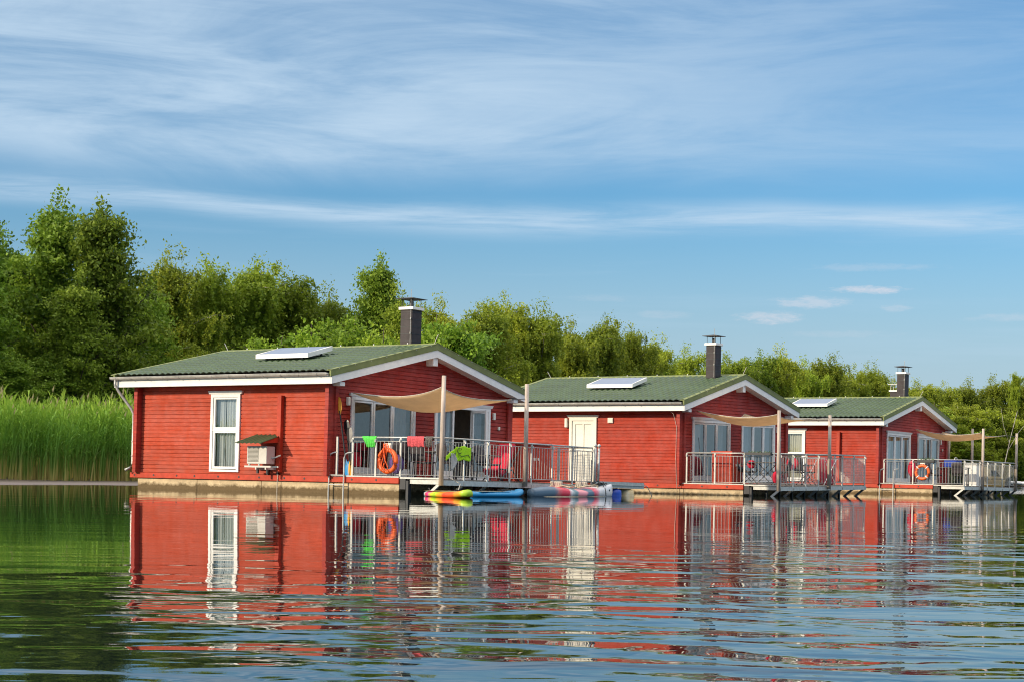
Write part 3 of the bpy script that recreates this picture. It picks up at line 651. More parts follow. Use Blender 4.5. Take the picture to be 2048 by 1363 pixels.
def lime():
    t=thing('rash_guard','lime green long sleeved top hung in the corner of the nearest deck','clothing',W(1,UC,.15,ZR),(0,0,RZ(1)))
    m=MB(); m.grid(lambda i,j:(.035+.012*math.sin(i*14+j*2),.42+.62*i,-.20-.34*j-.02*math.sin(i*9)),16,10)
    m.grid(lambda i,j:(.04+.01*math.sin(i*12),.02+.46*i,-.43+.24*i+(-.11+.09*i*0)*j-.01),10,4)
    c=m.build('fabric',M['lime'],t,smooth=True); so=c.modifiers.new('t','SOLIDIFY'); so.thickness=.008
    m=MB(); pts=[(.058,.56+.09*math.cos(a),-.30+.07*math.sin(a)) for a in np.linspace(.5,5.6,12)]; m.tube(pts,.008,5); m.tube([(.06,.50,-.38),(.06,.62,-.44),(.06,.78,-.42),(.06,.9,-.40),(.06,.98,-.46)],.008,5); m.build('print',M['black'],t)
lime()
t=thing('towel','pale towel hanging below the lime green top','towel',W(1,UC,.42,1.02),(0,0,RZ(1)))
m=MB(); m.grid(lambda i,j:(.05+.01*math.sin(i*9),-.06+(.10+.16*math.sin(math.pi*min(1,j*1.1)))*i+.0,-.02-.42*j),10,10); c=m.build('fabric',M['palecloth'],t,smooth=True); c.modifiers.new('t','SOLIDIFY').thickness=.008

def cabinet(h,u,v,du,dv,hh,label,rz=0):
    t=on(h,u,v,ZD,'storage_cabinet',label,'cabinet',rz,'red storage cabinets')
    m=MB(); m.box(0,0,0,du,dv,hh-.06); b=m.build('body',M['red2'],t,bevel=.01)
    m=MB()
    for i in range(int(du/.1)): m.box(.03+i*.1,-.012,.03,.03+i*.1+.085,0,hh-.10)
    m.build('side_boards',M['red'],t)
    m=MB(); m.box(-.03,-.04,hh-.06,du+.04,dv+.03,hh); m.build('lid',M['red2'],t,bevel=.008)
    for s in (0,1):
        m=MB(); m.box(du,.02+s*dv/2,.03,du+.018,dv/2-.01+s*dv/2,hh-.1); d=m.build('door',M['red2'],t)
        m=MB(); vv=dv/2+(-.10 if s==0 else .10); m.box(du+.018,vv-.03,hh*.55,du+.045,vv+.03,hh*.55+.07); m.build('handle',M['cream'],d)
    return t
cabinet(1,9.0,4.55,.75,1.45,1.06,'dark red storage cabinet with two white handles by the front rail of the nearest houseboat')
cabinet(2,7.74,.80,.69,.80,1.07,'bright red storage cabinet in front of the glass doors of the middle houseboat')

def table(h,u,v,sx,sy,label,matn='wicker',fold=False,top='dark'):
    t=on(h,u,v,ZD,'deck_table',label,'table')
    m=MB(); m.box(-sx/2,-sy/2,.70,sx/2,sy/2,.735); m.build('tabletop',M[top],t,bevel=.01)
    if fold:
        for s in (-1,1):
            for y in (-sy*.4,sy*.4):
                m=MB(); m.tube([(s*sx*.42,y,0),(-s*sx*.34,y,.70)],.013,6); m.build('leg',M['dark'],t)
        m=MB(); m.tube([(0,-sy*.4,.36),(0,sy*.4,.36)],.012,6); m.build('crossbar',M['dark'],t)
    else:
        for sx_ in (-1,1):
            for sy_ in (-1,1):
                m=MB(); m.box(sx_*sx*.44-.025,sy_*sy*.42-.025,0,sx_*sx*.44+.025,sy_*sy*.42+.025,.70); m.build('leg',M[matn],t)
    return t
def chair(h,u,v,rz,label,seatm='wicker',legm='dark',fold=False,group='deck chairs'):
    t=on(h,u,v,ZD,'deck_chair',label,'chair',rz,group)
    m=MB(); m.grid(lambda i,j:(-.22+.44*i,-.22+.44*j,.44-.02*math.sin(math.pi*i)),6,6); s=m.build('seat',M[seatm],t,smooth=True); s.modifiers.new('t','SOLIDIFY').thickness=.03
    m=MB(); m.grid(lambda i,j:(-.22+.44*i,.22+.12*j+.02*math.sin(math.pi*i),.46+.46*j-.05*(2*i-1)**2*j),6,6); s=m.build('backrest',M[seatm],t,smooth=True); s.modifiers.new('t','SOLIDIFY').thickness=.03
    for s in (-1,1):
        if fold:
            for a,b in (((s*.2,-.26,0),(s*.2,.20,.52)),((s*.22,.26,0),(s*.22,-.22,.46))):
                m=MB(); m.tube([a,b],.012,6); m.build('leg',M[legm],t)
        else:
            for y in (-.2,.2): 
                m=MB(); m.tube([(s*.2,y,.43),(s*.22,y*1.12,0)],.014,6); m.build('leg',M[legm],t)
        m=MB(); m.tube([(s*.24,-.2,.43),(s*.25,-.18,.64),(s*.25,.2,.66)],.014,6); m.build('armrest',M[legm],t)
    return t
table(1,8.9,2.3,1.5,.85,'dark wicker table behind the coral pink shorts on the nearest deck')
chair(1,9.0,1.35,math.pi,'dark wicker chair with its back to the rail under the coral pink shorts')
chair(1,9.75,1.5,math.pi*.9,'dark wicker chair beside the mast in the corner of the nearest deck')
chair(1,8.35,1.2,-2.6,'dark wicker chair just behind the orange lifebuoy with the rope','wicker')
chair(1,9.9,2.9,math.pi*.5,'dark chair left of the open glass door on the nearest deck')
table(2,9.35,1.3,1.0,.65,'folding table with crossed black legs on the middle deck',fold=True)
chair(2,9.95,1.25,-1.4,'dark folding chair right of the crossed leg table on the middle deck',fold=True)
chair(2,8.72,1.45,1.7,'dark folding chair left of the crossed leg table on the middle deck',fold=True)
chair(2,10.0,3.1,2.4,'black folding chair right of the first mast on the middle deck',fold=True)
chair(2,9.4,3.6,.4,'black folding chair behind the pink cushion on the middle deck',fold=True)
table(3,9.5,1.7,1.2,.7,'dark table behind the rail on the farthest deck')
chair(3,8.85,1.5,1.5,'dark chair left of the table on the farthest deck')
chair(3,10.0,1.0,math.pi,'dark chair in the corner of the farthest deck')
def cushion(h,u,v,z,label,mn,sx=.4,sz=.36):
    t=on(h,u,v,z,'cushion',label,'cushion')
    m=MB(); m.lathe([(.0,-.09),(sx*.3,-.085),(sx*.5,-.05),(sx*.55,0),(sx*.5,.05),(sx*.3,.085),(0,.09)],16); m.v=[(p[0],p[2],p[1]*sz/sx) for p in m.v]; m.build('cover',M[mn],t,smooth=True)
cushion(2,9.9,2.25,1.06,'magenta cushion hung just right of the first mast of the middle houseboat','magenta')
cushion(2,8.95,1.2,1.02,'small crimson cushion on the left chair of the middle deck','magenta',.26,.26)
cushion(2,10.15,.55,.62,'crimson patterned cushion low behind the rail of the middle deck','magenta',.3,.36)
cushion(1,8.45,.9,.72,'purple cushion low behind the rail left of the orange lifebuoy','purple',.42,.46)
cushion(3,8.2,.55,1.0,'dark magenta cushion between the two glass doors of the farthest houseboat','magenta',.3,.6)
# red chair-shaped slide
t=on(1,9.6,3.95,ZD,'lounge_chair','bright red cloth lounge chair near the second mast of the nearest deck','chair')
m=MB(); m.grid(lambda i,j:(-.28+.5*i,(-.45+.6*j) if j<.45 else (-.18+1.15*(j-.45)*.62),.34-.10*math.sin(min(1,j/.45)*math.pi) if j<.45 else .28+.72*((j-.45)/.55)**1.05),6,16); c=m.build('sling',M['magenta'],t,smooth=True); c.modifiers.new('t','SOLIDIFY').thickness=.09
for s in (-.3,.24):
    m=MB(); m.tube([(s,-.5,.0),(s,-.05,.3),(s,.5,.95)],.018,6); m.tube([(s,.45,.0),(s,.1,.3),(s,-.45,.33)],.018,6); m.build('frame',M['dark'],t)
# drying rack, red deck chair etc. on deck 2
t=on(2,9.9,4.45,ZD,'drying_rack','white folding drying rack right of the first mast on the middle deck','drying rack')
for s in (-.35,.35):
    m=MB(); m.tube([(s,-.5,0),(s,.5,.86)],.011,6); m.tube([(s,.5,0),(s,-.5,.86)],.011,6); m.build('leg',M['white'],t)
m=MB(); 
for i in range(9): m.tube([(-.38+.095*i,-.55,.87),(-.38+.095*i,.55,.87)],.006,4)
m.tube([(-.4,-.55,.87),(.4,-.55,.87)],.009,5); m.tube([(-.4,.55,.87),(.4,.55,.87)],.009,5); m.build('rack',M['white'],t)
t=on(2,9.6,5.6,ZD,'paddleboard_bag','dark red rounded bag standing by the second mast on the middle deck','bag')
m=MB(); m.lathe([(0,0),(.24,.0),(.30,.12),(.31,.5),(.27,.78),(.14,.9),(0,.92)],18); m.build('body',M['magenta'],t,smooth=True); m=MB(); m.tube([(.31,-.1,.3),(.36,-.1,.45),(.31,-.1,.62)],.02,6); m.build('handle',M['dark'],t)
t=on(2,UC-.02,-.02,ZR-.06,'planter_box','long dark planter box hooked over the rail of the middle houseboat','planter')
m=MB(); m.box(-1.15,-.10,0,-.25,.10,.09); m.build('trough',M['dark'],t,bevel=.01); m=MB()
for i in range(60):
    x=random.uniform(-1.1,-.3); y=random.uniform(-.08,.08); m.add([(x,y,.08),(x+.03,y,.08),(x+.02+random.uniform(-.05,.05),y+random.uniform(-.05,.05),.09+random.uniform(.02,.08))],[(0,1,2)])
M['foliage_s']=mat('planter_leaves',(.05,.10,.03),.6,var=.3,scale=30); m.build('plants',M['foliage_s'],t)
t=on(3,9.05,-.02,ZR-.10,'planter_box','dark planter box above the lifebuoy on the rail of the farthest houseboat','planter')
m=MB(); m.box(-.40,-.12,-.02,.30,.10,.08); m.build('trough',M['dark'],t,bevel=.01); m=MB()
for i in range(50):
    x=random.uniform(-.4,.3); y=random.uniform(-.1,.1); m.add([(x,y,.05),(x+.04,y,.05),(x+.02+random.uniform(-.05,.05),y+random.uniform(-.05,.05),.1+random.uniform(.02,.12))],[(0,1,2)])
m.build('plants',M['foliage_s'],t)
t=on(2,7.45,.25,ZD,'broom','long handled broom leaning on the glass door of the middle houseboat','broom')
m=MB(); m.tube([(.25,-.1,.05),(-.08,.3,1.5)],.012,6); m.build('handle',M['dark'],t); m=MB(); m.box(.1,-.16,0,.42,-.06,.07); m.build('head',M['dark'],t)
# deck 3 goods
t=on(3,9.9,2.95,ZD,'cool_box','pale upright box just right of the first mast on the farthest deck','box')
m=MB(); m.box(-.25,-.3,0,.25,.35,.85); m.build('body',M['white'],t,bevel=.02); m=MB(); m.box(-.27,-.32,.85,.27,.37,.93); m.build('lid',M['palecloth'],t,bevel=.015)
M['basket']=mat('straw_basket',(.50,.36,.12),.8,var=.25,scale=30)
t=on(3,10.0,5.0,ZD,'wicker_chair','straw coloured wicker chair behind the right part of the farthest rail','chair')
m=MB(); m.box(-.35,-.7,.30,.3,.7,.42); m.build('seat',M['basket'],t,bevel=.04); m=MB(); m.box(-.40,-.75,.0,.34,.75,.29); m.build('base',M['basket'],t,bevel=.03)
m=MB(); m.grid(lambda i,j:(-.32+.05*j,-.7+1.4*i,.40+.42*j*math.sin(math.pi*(.15+.7*i))**.5),12,4); c=m.build('backrest',M['basket'],t,smooth=True); c.modifiers.new('t','SOLIDIFY').thickness=.06
t=on(3,9.2,2.6,ZD+.62,'beach_bag','blue bag lying on the table of the farthest deck','bag')
m=MB(); m.box(-.3,-.35,.115,.25,.35,.42); m.build('body',M['bluecloth'],t,bevel=.06); m=MB(); m.tube([(.1,-.2,.42),(.1,-.1,.52),(.1,.1,.52),(.1,.2,.42)],.012,5); m.build('strap',M['white'],t)
# paddles
def paddle(h,u,v,lean,label,bm,L_=1.95,updown=True):
    t=on(h,u,v,ZD,'paddle',label,'paddle',0,'paddles leaning on the gable wall')
    a=Vector((lean[0],lean[1],0)); top=Vector((lean[2],lean[3],L_)); d=(top-a).normalized()
    m=MB(); m.tube([tuple(a+d*.3),tuple(top-d*.35)],.020,8); m.build('shaft',M['black'],t)
    m=MB()
    for s,q in ((0,a),(1,top)):
        dd=d if s==0 else -d
        X=Vector((1,0,0)); X=(X-d*X.dot(d)).normalized(); N_=d.cross(X)
        pr=[(.0,.045),(.05,.085),(.18,.098),(.32,.080),(.42,.03),(.47,.018)]
        mm=MB(); vs=[];fs=[]
        for (p,w) in pr:
            c=q+dd*p
            for sx,sy in((-1,0),(0,1),(1,0),(0,-1)): vs.append(tuple(c+X*w*sx+N_*.014*sy))
        for i in range(len(pr)-1):
            for j in range(4): fs.append((i*4+j,i*4+(j+1)%4,(i+1)*4+(j+1)%4,(i+1)*4+j))
        fs+=[(0,1,2,3),(20,21,22,23)]
        mm.add(vs,fs); mm.build('blade',M[bm[s]],t,smooth=False)
paddle(1,7.22,.12,(.30,-.02,-.09,.0),'paddle with a blue lower and yellow upper blade left of the glass doors',('bluepaddle','yellowpaddle'),2.02)
paddle(1,7.28,.20,(.22,.04,.02,.06),'short black paddle standing behind the yellow bladed paddle',('bluepaddle','black'),1.45)
paddle(1,7.60,.05,(.10,-.02,-.1,.1),'paddle with an orange lower blade beside the ladder',('yellowpaddle','black'),1.25)

# ------------------------------------------------------------------ boards and kayak
def ramp_mat(name,stops,axis=0,scale=1.0,dist=.35,nscale=1.6,rough=.35):
    m=bpy.data.materials.new(name); m.use_nodes=True; nt=m.node_tree; N=nt.nodes.new; L=nt.links.new; p=nt.nodes['Principled BSDF']; p.inputs['Roughness'].default_value=rough
    tc=N('ShaderNodeTexCoord'); n=N('ShaderNodeTexNoise'); n.inputs['Scale'].default_value=nscale; n.inputs['Detail'].default_value=5; L(tc.outputs['Object'],n.inputs['Vector'])
    sp=N('ShaderNodeSeparateXYZ'); L(tc.outputs['Object'],sp.inputs[0])
    a=N('ShaderNodeMath'); a.operation='MULTIPLY_ADD'; L(n.outputs['Fac'],a.inputs[0]); a.inputs[1].default_value=dist
    b=N('ShaderNodeMath'); b.operation='MULTIPLY_ADD'; L(sp.outputs[axis],b.inputs[0]); b.inputs[1].default_value=scale; b.inputs[2].default_value=-dist/2; L(b.outputs[0],a.inputs[2])
    cr=N('ShaderNodeValToRGB'); el=cr.color_ramp.elements; el[0].position=stops[0][0]; el[0].color=(*stops[0][1],1); el[1].position=stops[-1][0]; el[1].color=(*stops[-1][1],1)
    for s,c in stops[1:-1]: e_=el.new(s); e_.color=(*c,1)
    L(a.outputs[0],cr.inputs[0]); L(cr.outputs[0],p.inputs['Base Color']); return m
sl=(.09,.15,.21); rd=(.72,.05,.08); pk=(.80,.30,.33); wh=(.74,.73,.72); tl=(.18,.28,.30)
M['kayak']=ramp_mat('camouflage_kayak',[(0,sl),(.19,sl),(.23,(.5,.18,.18)),(.27,rd),(.34,rd),(.37,wh),(.41,tl),(.44,tl),(.47,pk),(.56,pk),(.58,sl),(.65,sl),(.68,rd),(.73,pk),(.76,wh),(1,wh)],1,1/3.75,.07,7)
M['sup_multi']=ramp_mat('rainbow_board',[(0,(.02,.05,.12)),(.10,(.05,.15,.35)),(.17,(.75,.75,.70)),(.24,(.75,.03,.04)),(.34,(.78,.03,.32)),(.44,(.85,.65,.03)),(.52,(.25,.65,.03)),(.62,(.85,.40,.02)),(.72,(.85,.05,.02)),(.88,(.80,.12,.02)),(1,(.45,.70,.05))],1,1/2.9,.22,3.2)
M['sup_blue']=ramp_mat('blue_board',[(0,(.01,.24,.50)),(.5,(.015,.27,.55)),(1,(.03,.30,.55))],1,.3,.2,4)
M['deckpad']=mat('grey_deck_pad',(.35,.38,.36),.7,var=.1,scale=20)
M['keel']=mat('kayak_keel_cream',(.62,.50,.32),.5,var=.15)
def hull_mesh(L_,wf,topf,botf,n=36,ns=10):
    m=MB(); vs=[];fs=[]
    for i in range(n+1):
        s=i/n; w=wf(s); zt=topf(s); zb=botf(s)
        for j in range(ns):
            a=2*math.pi*j/ns+math.pi/2; c,sn=math.cos(a),math.sin(a)
            ex=.75
            vs.append((w*math.copysign(abs(c)**ex,c),s*L_,(zt+zb)/2+(zt-zb)/2*math.copysign(abs(sn)**ex,sn)))
    for i in range(n):
        for j in range(ns): fs.append((i*ns+j,i*ns+(j+1)%ns,(i+1)*ns+(j+1)%ns,(i+1)*ns+j))
    fs+=[tuple(range(ns))[::-1],tuple(n*ns+j for j in range(ns))]
    m.add(vs,fs); return m
def sup(name,label,loc,rz,L_,mt,padcol):
    t=thing(name,label,'paddle board',loc,(0,0,rz))
    wf=lambda s:.02+.38*(max(0,math.sin(math.pi*min(1,max(0,.03+.94*s))))**.45)*(1 if s<.6 else 1-.25*((s-.6)/.4)**2)
    rock=lambda s:.07*max(0,(s-.72)/.28)**2
    hull_mesh(L_,wf,lambda s:.132+rock(s),lambda s:-.03+rock(s)).build('hull',M[mt],t,smooth=True)
    m=MB(); m.grid(lambda i,j:((2*i-1)*.30,L_*(.12+.52*j),.136),4,8); m.build('deck_pad',M[padcol],t)
    m=MB(); m.tube([(-.2,L_*.70,.16),(.2,L_*.78,.17),(-.2,L_*.78,.17),(.2,L_*.70,.16)],.010,5); m.build('bungee',M['dark'],t)
    return t
sup('paddleboard','multicoloured inflatable paddle board floating in front of the blue board',(-1.93,43.45,0),math.atan2(-.98,-2.75),2.9,'sup_multi','basket')
b=W(1,UC+.62,.25,0); sup('paddleboard','plain blue inflatable paddle board floating between the multicoloured board and the kayak',(b.x,b.y,0),RZ(1),2.3,'sup_blue','deckpad')
def kayak():
    b=W(1,UC+.66,2.98,0); t=thing('kayak','two seat kayak patterned in red pink slate and white moored under the deck rail','kayak',(b.x,b.y,0),(0,0,RZ(1)))
    L_=3.85
    wf=lambda s:.015+.36*max(0,math.sin(math.pi*min(1,.04+.93*s)))**.6*(1 if s<.7 else 1-.35*((s-.7)/.3))
    topf=lambda s:.24+.05*math.sin(s*9)*math.sin(math.pi*s)+.10*max(0,(s-.8)/.2)**1.5-.04*max(0,(.1-s)/.1)
    hull_mesh(L_,wf,topf,lambda s:-.07+.05*max(0,(s-.9)/.1)+.03*max(0,(.06-s)/.06),48,14).build('hull',M['kayak'],t,smooth=True)
    m=hull_mesh(L_*.96,lambda s:wf(s)*.96,lambda s:.055,lambda s:-.09,30,10); m.v=[(x*1.03,y+.06,z) for x,y,z in m.v]; m.build('keel',M['keel'],t,smooth=True)
    for yc in (1.45,2.65):
        m=MB(); n=24; m.tube([(.24*math.cos(2*math.pi*i/n),yc+.42*math.sin(2*math.pi*i/n),.275+.03*math.cos(4*math.pi*i/n)) for i in range(n)],.018,6,closed=True); m.build('cockpit_rim',M['keel'],t,smooth=True)
        m=MB(); m.grid(lambda i,j:(-.18+.36*i,yc-.25-.04*j,.25+.14*j),4,4); s_=m.build('seat_back',M['rope'],t,smooth=True); s_.modifiers.new('t','SOLIDIFY').thickness=.03
    m=MB()
    for k in range(5):
        y0=3.0+.1*k; m.tube([(-.2+.08*k,y0-.1,.26),(.0,y0+.05,.36+.05*math.sin(k*2)),(.15,y0-.05,.42-.03*k),(.05,y0+.2,.36),(-.12,y0+.1,.30)],.012,5)
    m.tube([(.3,3.15,.02),(.31,3.12,.14),(.26,3.15,.24)],.014,5); m.build('mooring_line',M['dark'],t,smooth=True)
    m=MB(); m.lathe([(.0,0),(.03,.0),(.03,.006),(0,.006)],12); m.v=[(.232+p[2],3.43+p[0],.17+p[1]*.9) for p in m.v]; m.build('hull_emblem',M['dark'],t)
kayak()
def rope(name,label,pts,r,mt):
    o=thing(name,label,'rope',pts[0]); m=MB(); m.tube([tuple(Vector(p)-Vector(pts[0])) for p in pts],r,5); m.build('line',M[mt],o)
rope('leash','thin pale leash from the deck corner down to the multicoloured board',[W(1,UC+.02,.30,.42),W(1,UC+.3,.45,.25),Vector((-1.2,41.5,.16))],.008,'rope')

# ------------------------------------------------------------------ terrain, water
SHORE=[(-60,-10),(-34,22),(-22,38.5),(-14.5,51.0),(-11.9,55.4),(-4,67),(3,80),(14,104),(34,150),(48,178),(74,200),(130,225),(260,260),(600,330)]
def shore_dist(x,y):
    best=np.full(x.shape,1e9); sign=np.ones(x.shape)
    for (ax,ay),(bx,by) in zip(SHORE,SHORE[1:]):
        dx,dy=bx-ax,by-ay; L2=dx*dx+dy*dy; t=np.clip(((x-ax)*dx+(y-ay)*dy)/L2,0,1)
        px,py=ax+t*dx,ay+t*dy; d=np.hypot(x-px,y-py); cr=dx*(y-ay)-dy*(x-ax)
        upd=d<best; best=np.where(upd,d,best); sign=np.where(upd,np.sign(cr),sign)
    return best*sign      # >0 on land
def ground():
    xs=np.concatenate([np.linspace(-3000,-90,10),np.arange(-80,-30,4),np.arange(-30,20,.8),np.arange(20,120,3),np.linspace(124,400,24),np.linspace(450,3000,10)])
    ys=np.concatenate([np.linspace(-400,-20,8),np.arange(-10,36,4),np.arange(36,84,.8),np.arange(84,240,3),np.linspace(246,500,16),np.linspace(600,4000,10)])
    Xg,Yg=np.meshgrid(xs,ys); d=shore_dist(Xg,Yg)
    wob=.35*np.sin(Xg*.9+Yg*.31)+.25*np.sin(Yg*1.3-Xg*.4)
    d=d+wob*np.clip((80-np.hypot(Xg,Yg-55))/40,0,1)
    z=np.interp(d,[-8,-2,0,1.5,5,9,30,2000],[-2,-.5,.0,.035,.07,.16,.5,.9])
    mb=MB(); nx,ny=len(xs),len(ys)
    vs=np.stack([Xg.ravel(),Yg.ravel(),z.ravel()],1).tolist()
    fs=[(j*nx+i,j*nx+i+1,(j+1)*nx+i+1,(j+1)*nx+i) for j in range(ny-1) for i in range(nx-1)]
    mb.add(vs,fs)
    m=mat('muddy_shore_ground',(.10,.075,.05),.8,var=.3,scale=.8,bump=.01,bscale=6)
    nt=m.node_tree;N=nt.nodes.new;L=nt.links.new;p=nt.nodes['Principled BSDF'];src=p.inputs['Base Color'].links[0].from_socket
    tc=N('ShaderNodeTexCoord');sp=N('ShaderNodeSeparateXYZ');L(tc.outputs['Object'],sp.inputs[0]);mr=N('ShaderNodeMapRange');L(sp.outputs[2],mr.inputs[0]);mr.inputs['From Min'].default_value=.02;mr.inputs['From Max'].default_value=.06
    mx=N('ShaderNodeMix');mx.data_type='RGBA';L(mr.outputs[0],mx.inputs[0]);mx.inputs[6].default_value=(.14,.115,.11,1);L(src,mx.inputs[7]);L(mx.outputs[2],p.inputs['Base Color'])
    tag(mb.build('ground',m,smooth=True),kind='structure')
ground()
def water():
    m=bpy.data.materials.new('lake_water'); m.use_nodes=True; nt=m.node_tree; N=nt.nodes.new; L=nt.links.new; p=nt.nodes['Principled BSDF']
    p.inputs['Base Color'].default_value=(.006,.011,.010,1); p.inputs['Roughness'].default_value=.015; p.inputs['IOR'].default_value=1.333
    tc=N('ShaderNodeTexCoord')
    def mth(op,a,b=None,c=None,clamp=False):
        n=N('ShaderNodeMath'); n.operation=op; n.use_clamp=clamp
        for i,x in enumerate((a,b,c)):
            if x is None: continue
            if isinstance(x,(int,float)): n.inputs[i].default_value=x
            else: L(x,n.inputs[i])
        return n.outputs[0]
    def noise(sx,sy,det,rough=.5,dist=0,rot=0,off=0):
        mp=N('ShaderNodeMapping'); mp.inputs['Scale'].default_value=(sx,sy,1); mp.inputs['Rotation'].default_value=(0,0,rot); mp.inputs['Location'].default_value=(off,off*.7,off); L(tc.outputs['Object'],mp.inputs[0])
        n=N('ShaderNodeTexNoise'); n.inputs['Scale'].default_value=1; n.inputs['Detail'].default_value=det; n.inputs['Roughness'].default_value=rough; n.inputs['Distortion'].default_value=dist; L(mp.outputs[0],n.inputs['Vector']); return n.outputs['Fac']
    sp=N('ShaderNodeSeparateXYZ'); L(tc.outputs['Object'],sp.inputs[0])
    # calmer in the lee of the shore and boats, livelier in open water
    def sm(v,a,b,lo,hi):
        n=N('ShaderNodeMapRange'); n.interpolation_type='SMOOTHSTEP'; n.inputs['From Min'].default_value=a; n.inputs['From Max'].default_value=b; n.inputs['To Min'].default_value=lo; n.inputs['To Max'].default_value=hi; L(v,n.inputs['Value']); return n.outputs[0]
    lee=sm(mth('ADD',sp.outputs[1],mth('MULTIPLY',mth('ADD',sp.outputs[0],3),-1.2)),5,13.5,1.0,.10)
    patch=sm(noise(.10,.16,2,.5,0,.3,5),.35,.65,.55,1.25)
    amp=mth('MULTIPLY',lee,patch)
    w1=mth('MULTIPLY',noise(.62,1.35,2,.32,.8,.12,1),WA[0])
    w2=mth('MULTIPLY',noise(2.2,5.0,1,.4,.6,-.15,2),WA[1])
    w3=mth('MULTIPLY',noise(5,15,2,.5,.3,.05,3),WA[2])
    w0=mth('MULTIPLY',mth('MULTIPLY',noise(.30,.75,1,.4,.5,.06,9),.0042),mth('MULTIPLY_ADD',lee,.6,.45))
    w1=mth('ADD',w1,mth('MULTIPLY',mth('MULTIPLY',noise(1.5,1.7,2,.5,.9,-.55,13),.0085),lee))
    h=mth('MULTIPLY',mth('ADD',w1,mth('ADD',w2,mth('MULTIPLY',w3,lee))),amp)
    micro=mth('MULTIPLY',noise(3,8,2,.5,.3,0,7),WA[3])
    h=mth('ADD',mth('ADD',h,micro),w0)
    b=N('ShaderNodeBump'); b.inputs['Strength'].default_value=1; b.inputs['Distance'].default_value=1; L(h,b.inputs['Height']); L(b.outputs[0],p.inputs['Normal'])
    mb=MB(); mb.quad((-3000,-400,0),(3000,-400,0),(3000,1500,0),(-3000,1500,0)); tag(mb.build('water',m),kind='structure')
WA=(.0290,.0022,.0003,.00005)
water()

# ------------------------------------------------------------------ vegetation
def leafmat(name,c1,c2,trans=.35):
    m=bpy.data.materials.new(name); m.use_nodes=True; nt=m.node_tree; nt.nodes.clear(); N=nt.nodes.new; L=nt.links.new
    o=N('ShaderNodeOutputMaterial'); d=N('ShaderNodeBsdfPrincipled'); d.inputs['Roughness'].default_value=.55; d.inputs['Specular IOR Level'].default_value=.25
    t=N('ShaderNodeBsdfTranslucent'); mx=N('ShaderNodeMixShader'); mx.inputs[0].default_value=trans
    at=N('ShaderNodeAttribute'); at.attribute_name='tint'; oi=N('ShaderNodeObjectInfo')
    ad=N('ShaderNodeMath'); ad.operation='MULTIPLY_ADD'; L(oi.outputs['Random'],ad.inputs[0]); ad.inputs[1].default_value=.30; L(at.outputs['Fac'],ad.inputs[2])
    mr=N('ShaderNodeMapRange'); mr.inputs['From Min'].default_value=.05; mr.inputs['From Max'].default_value=1.4; L(ad.outputs[0],mr.inputs[0])
    mc=N('ShaderNodeMix'); mc.data_type='RGBA'; L(mr.outputs[0],mc.inputs[0]); mc.inputs[6].default_value=(*c1,1); mc.inputs[7].default_value=(*c2,1)
    hs=N('ShaderNodeHueSaturation'); L(mc.outputs[2],hs.inputs['Color'])
    def lin(k,c0,src):
        q=N('ShaderNodeMath'); q.operation='MULTIPLY_ADD'; L(src,q.inputs[0]); q.inputs[1].default_value=k; q.inputs[2].default_value=c0; return q.outputs[0]
    wn=N('ShaderNodeTexWhiteNoise'); wn.noise_dimensions='1D'; L(oi.outputs['Random'],wn.inputs['W'])
    L(lin(-.030,.508,wn.outputs['Value']),hs.inputs['Hue']); L(lin(.28,.94,oi.outputs['Random']),hs.inputs['Value'])
    L(hs.outputs[0],d.inputs['Base Color']); L(hs.outputs[0],t.inputs['Color']); L(d.outputs[0],mx.inputs[1]); L(t.outputs[0],mx.inputs[2]); L(mx.outputs[0],o.inputs[0]); return m
M['alder']=leafmat('alder_leaves',(.026,.080,.010),(.33,.48,.040),.34)
M['birch']=leafmat('birch_leaves',(.075,.145,.014),(.46,.54,.045),.38)
M['shrub']=leafmat('willow_shrub_leaves',(.085,.19,.016),(.34,.50,.045),.36)
M['bark']=mat('dark_bark',(.09,.07,.05),.9,var=.3,scale=8)
M['birchbark']=mat('birch_bark',(.42,.39,.34),.8,var=.25,scale=6,col2=(.08,.07,.06),stretch=(1,1,.5))
def leaf_mesh(name,C,size,tint,material,flat=.0,droop=None):
    n=len(C); a=RNG.normal(size=(n,3)); a/=np.linalg.norm(a,axis=1)[:,None]
    if droop is not None: a=a*.6+np.array([0,0,-1.0])*droop; a/=np.linalg.norm(a,axis=1)[:,None]
    b=RNG.normal(size=(n,3)); b-=a*(a*b).sum(1)[:,None]; b/=np.linalg.norm(b,axis=1)[:,None]
    s=size*RNG.uniform(.6,1.3,n)[:,None]
    V=np.empty((n,4,3)); V[:,0]=C-a*s; V[:,1]=C+b*s*.52; V[:,2]=C+a*s; V[:,3]=C-b*s*.52
    me=bpy.data.meshes.new(name); me.vertices.add(4*n); me.vertices.foreach_set('co',V.astype(np.float32).ravel())
    me.loops.add(4*n); me.loops.foreach_set('vertex_index',np.arange(4*n,dtype=np.int32))
    me.polygons.add(n); me.polygons.foreach_set('loop_start',np.arange(0,4*n,4,dtype=np.int32))
    try: me.polygons.foreach_set('loop_total',np.full(n,4,dtype=np.int32))
    except Exception: pass
    me.materials.append(material); at=me.attributes.new('tint','FLOAT','POINT'); at.data.foreach_set('value',np.repeat(tint,4).astype(np.float32))
    me.update(calc_edges=True); return me
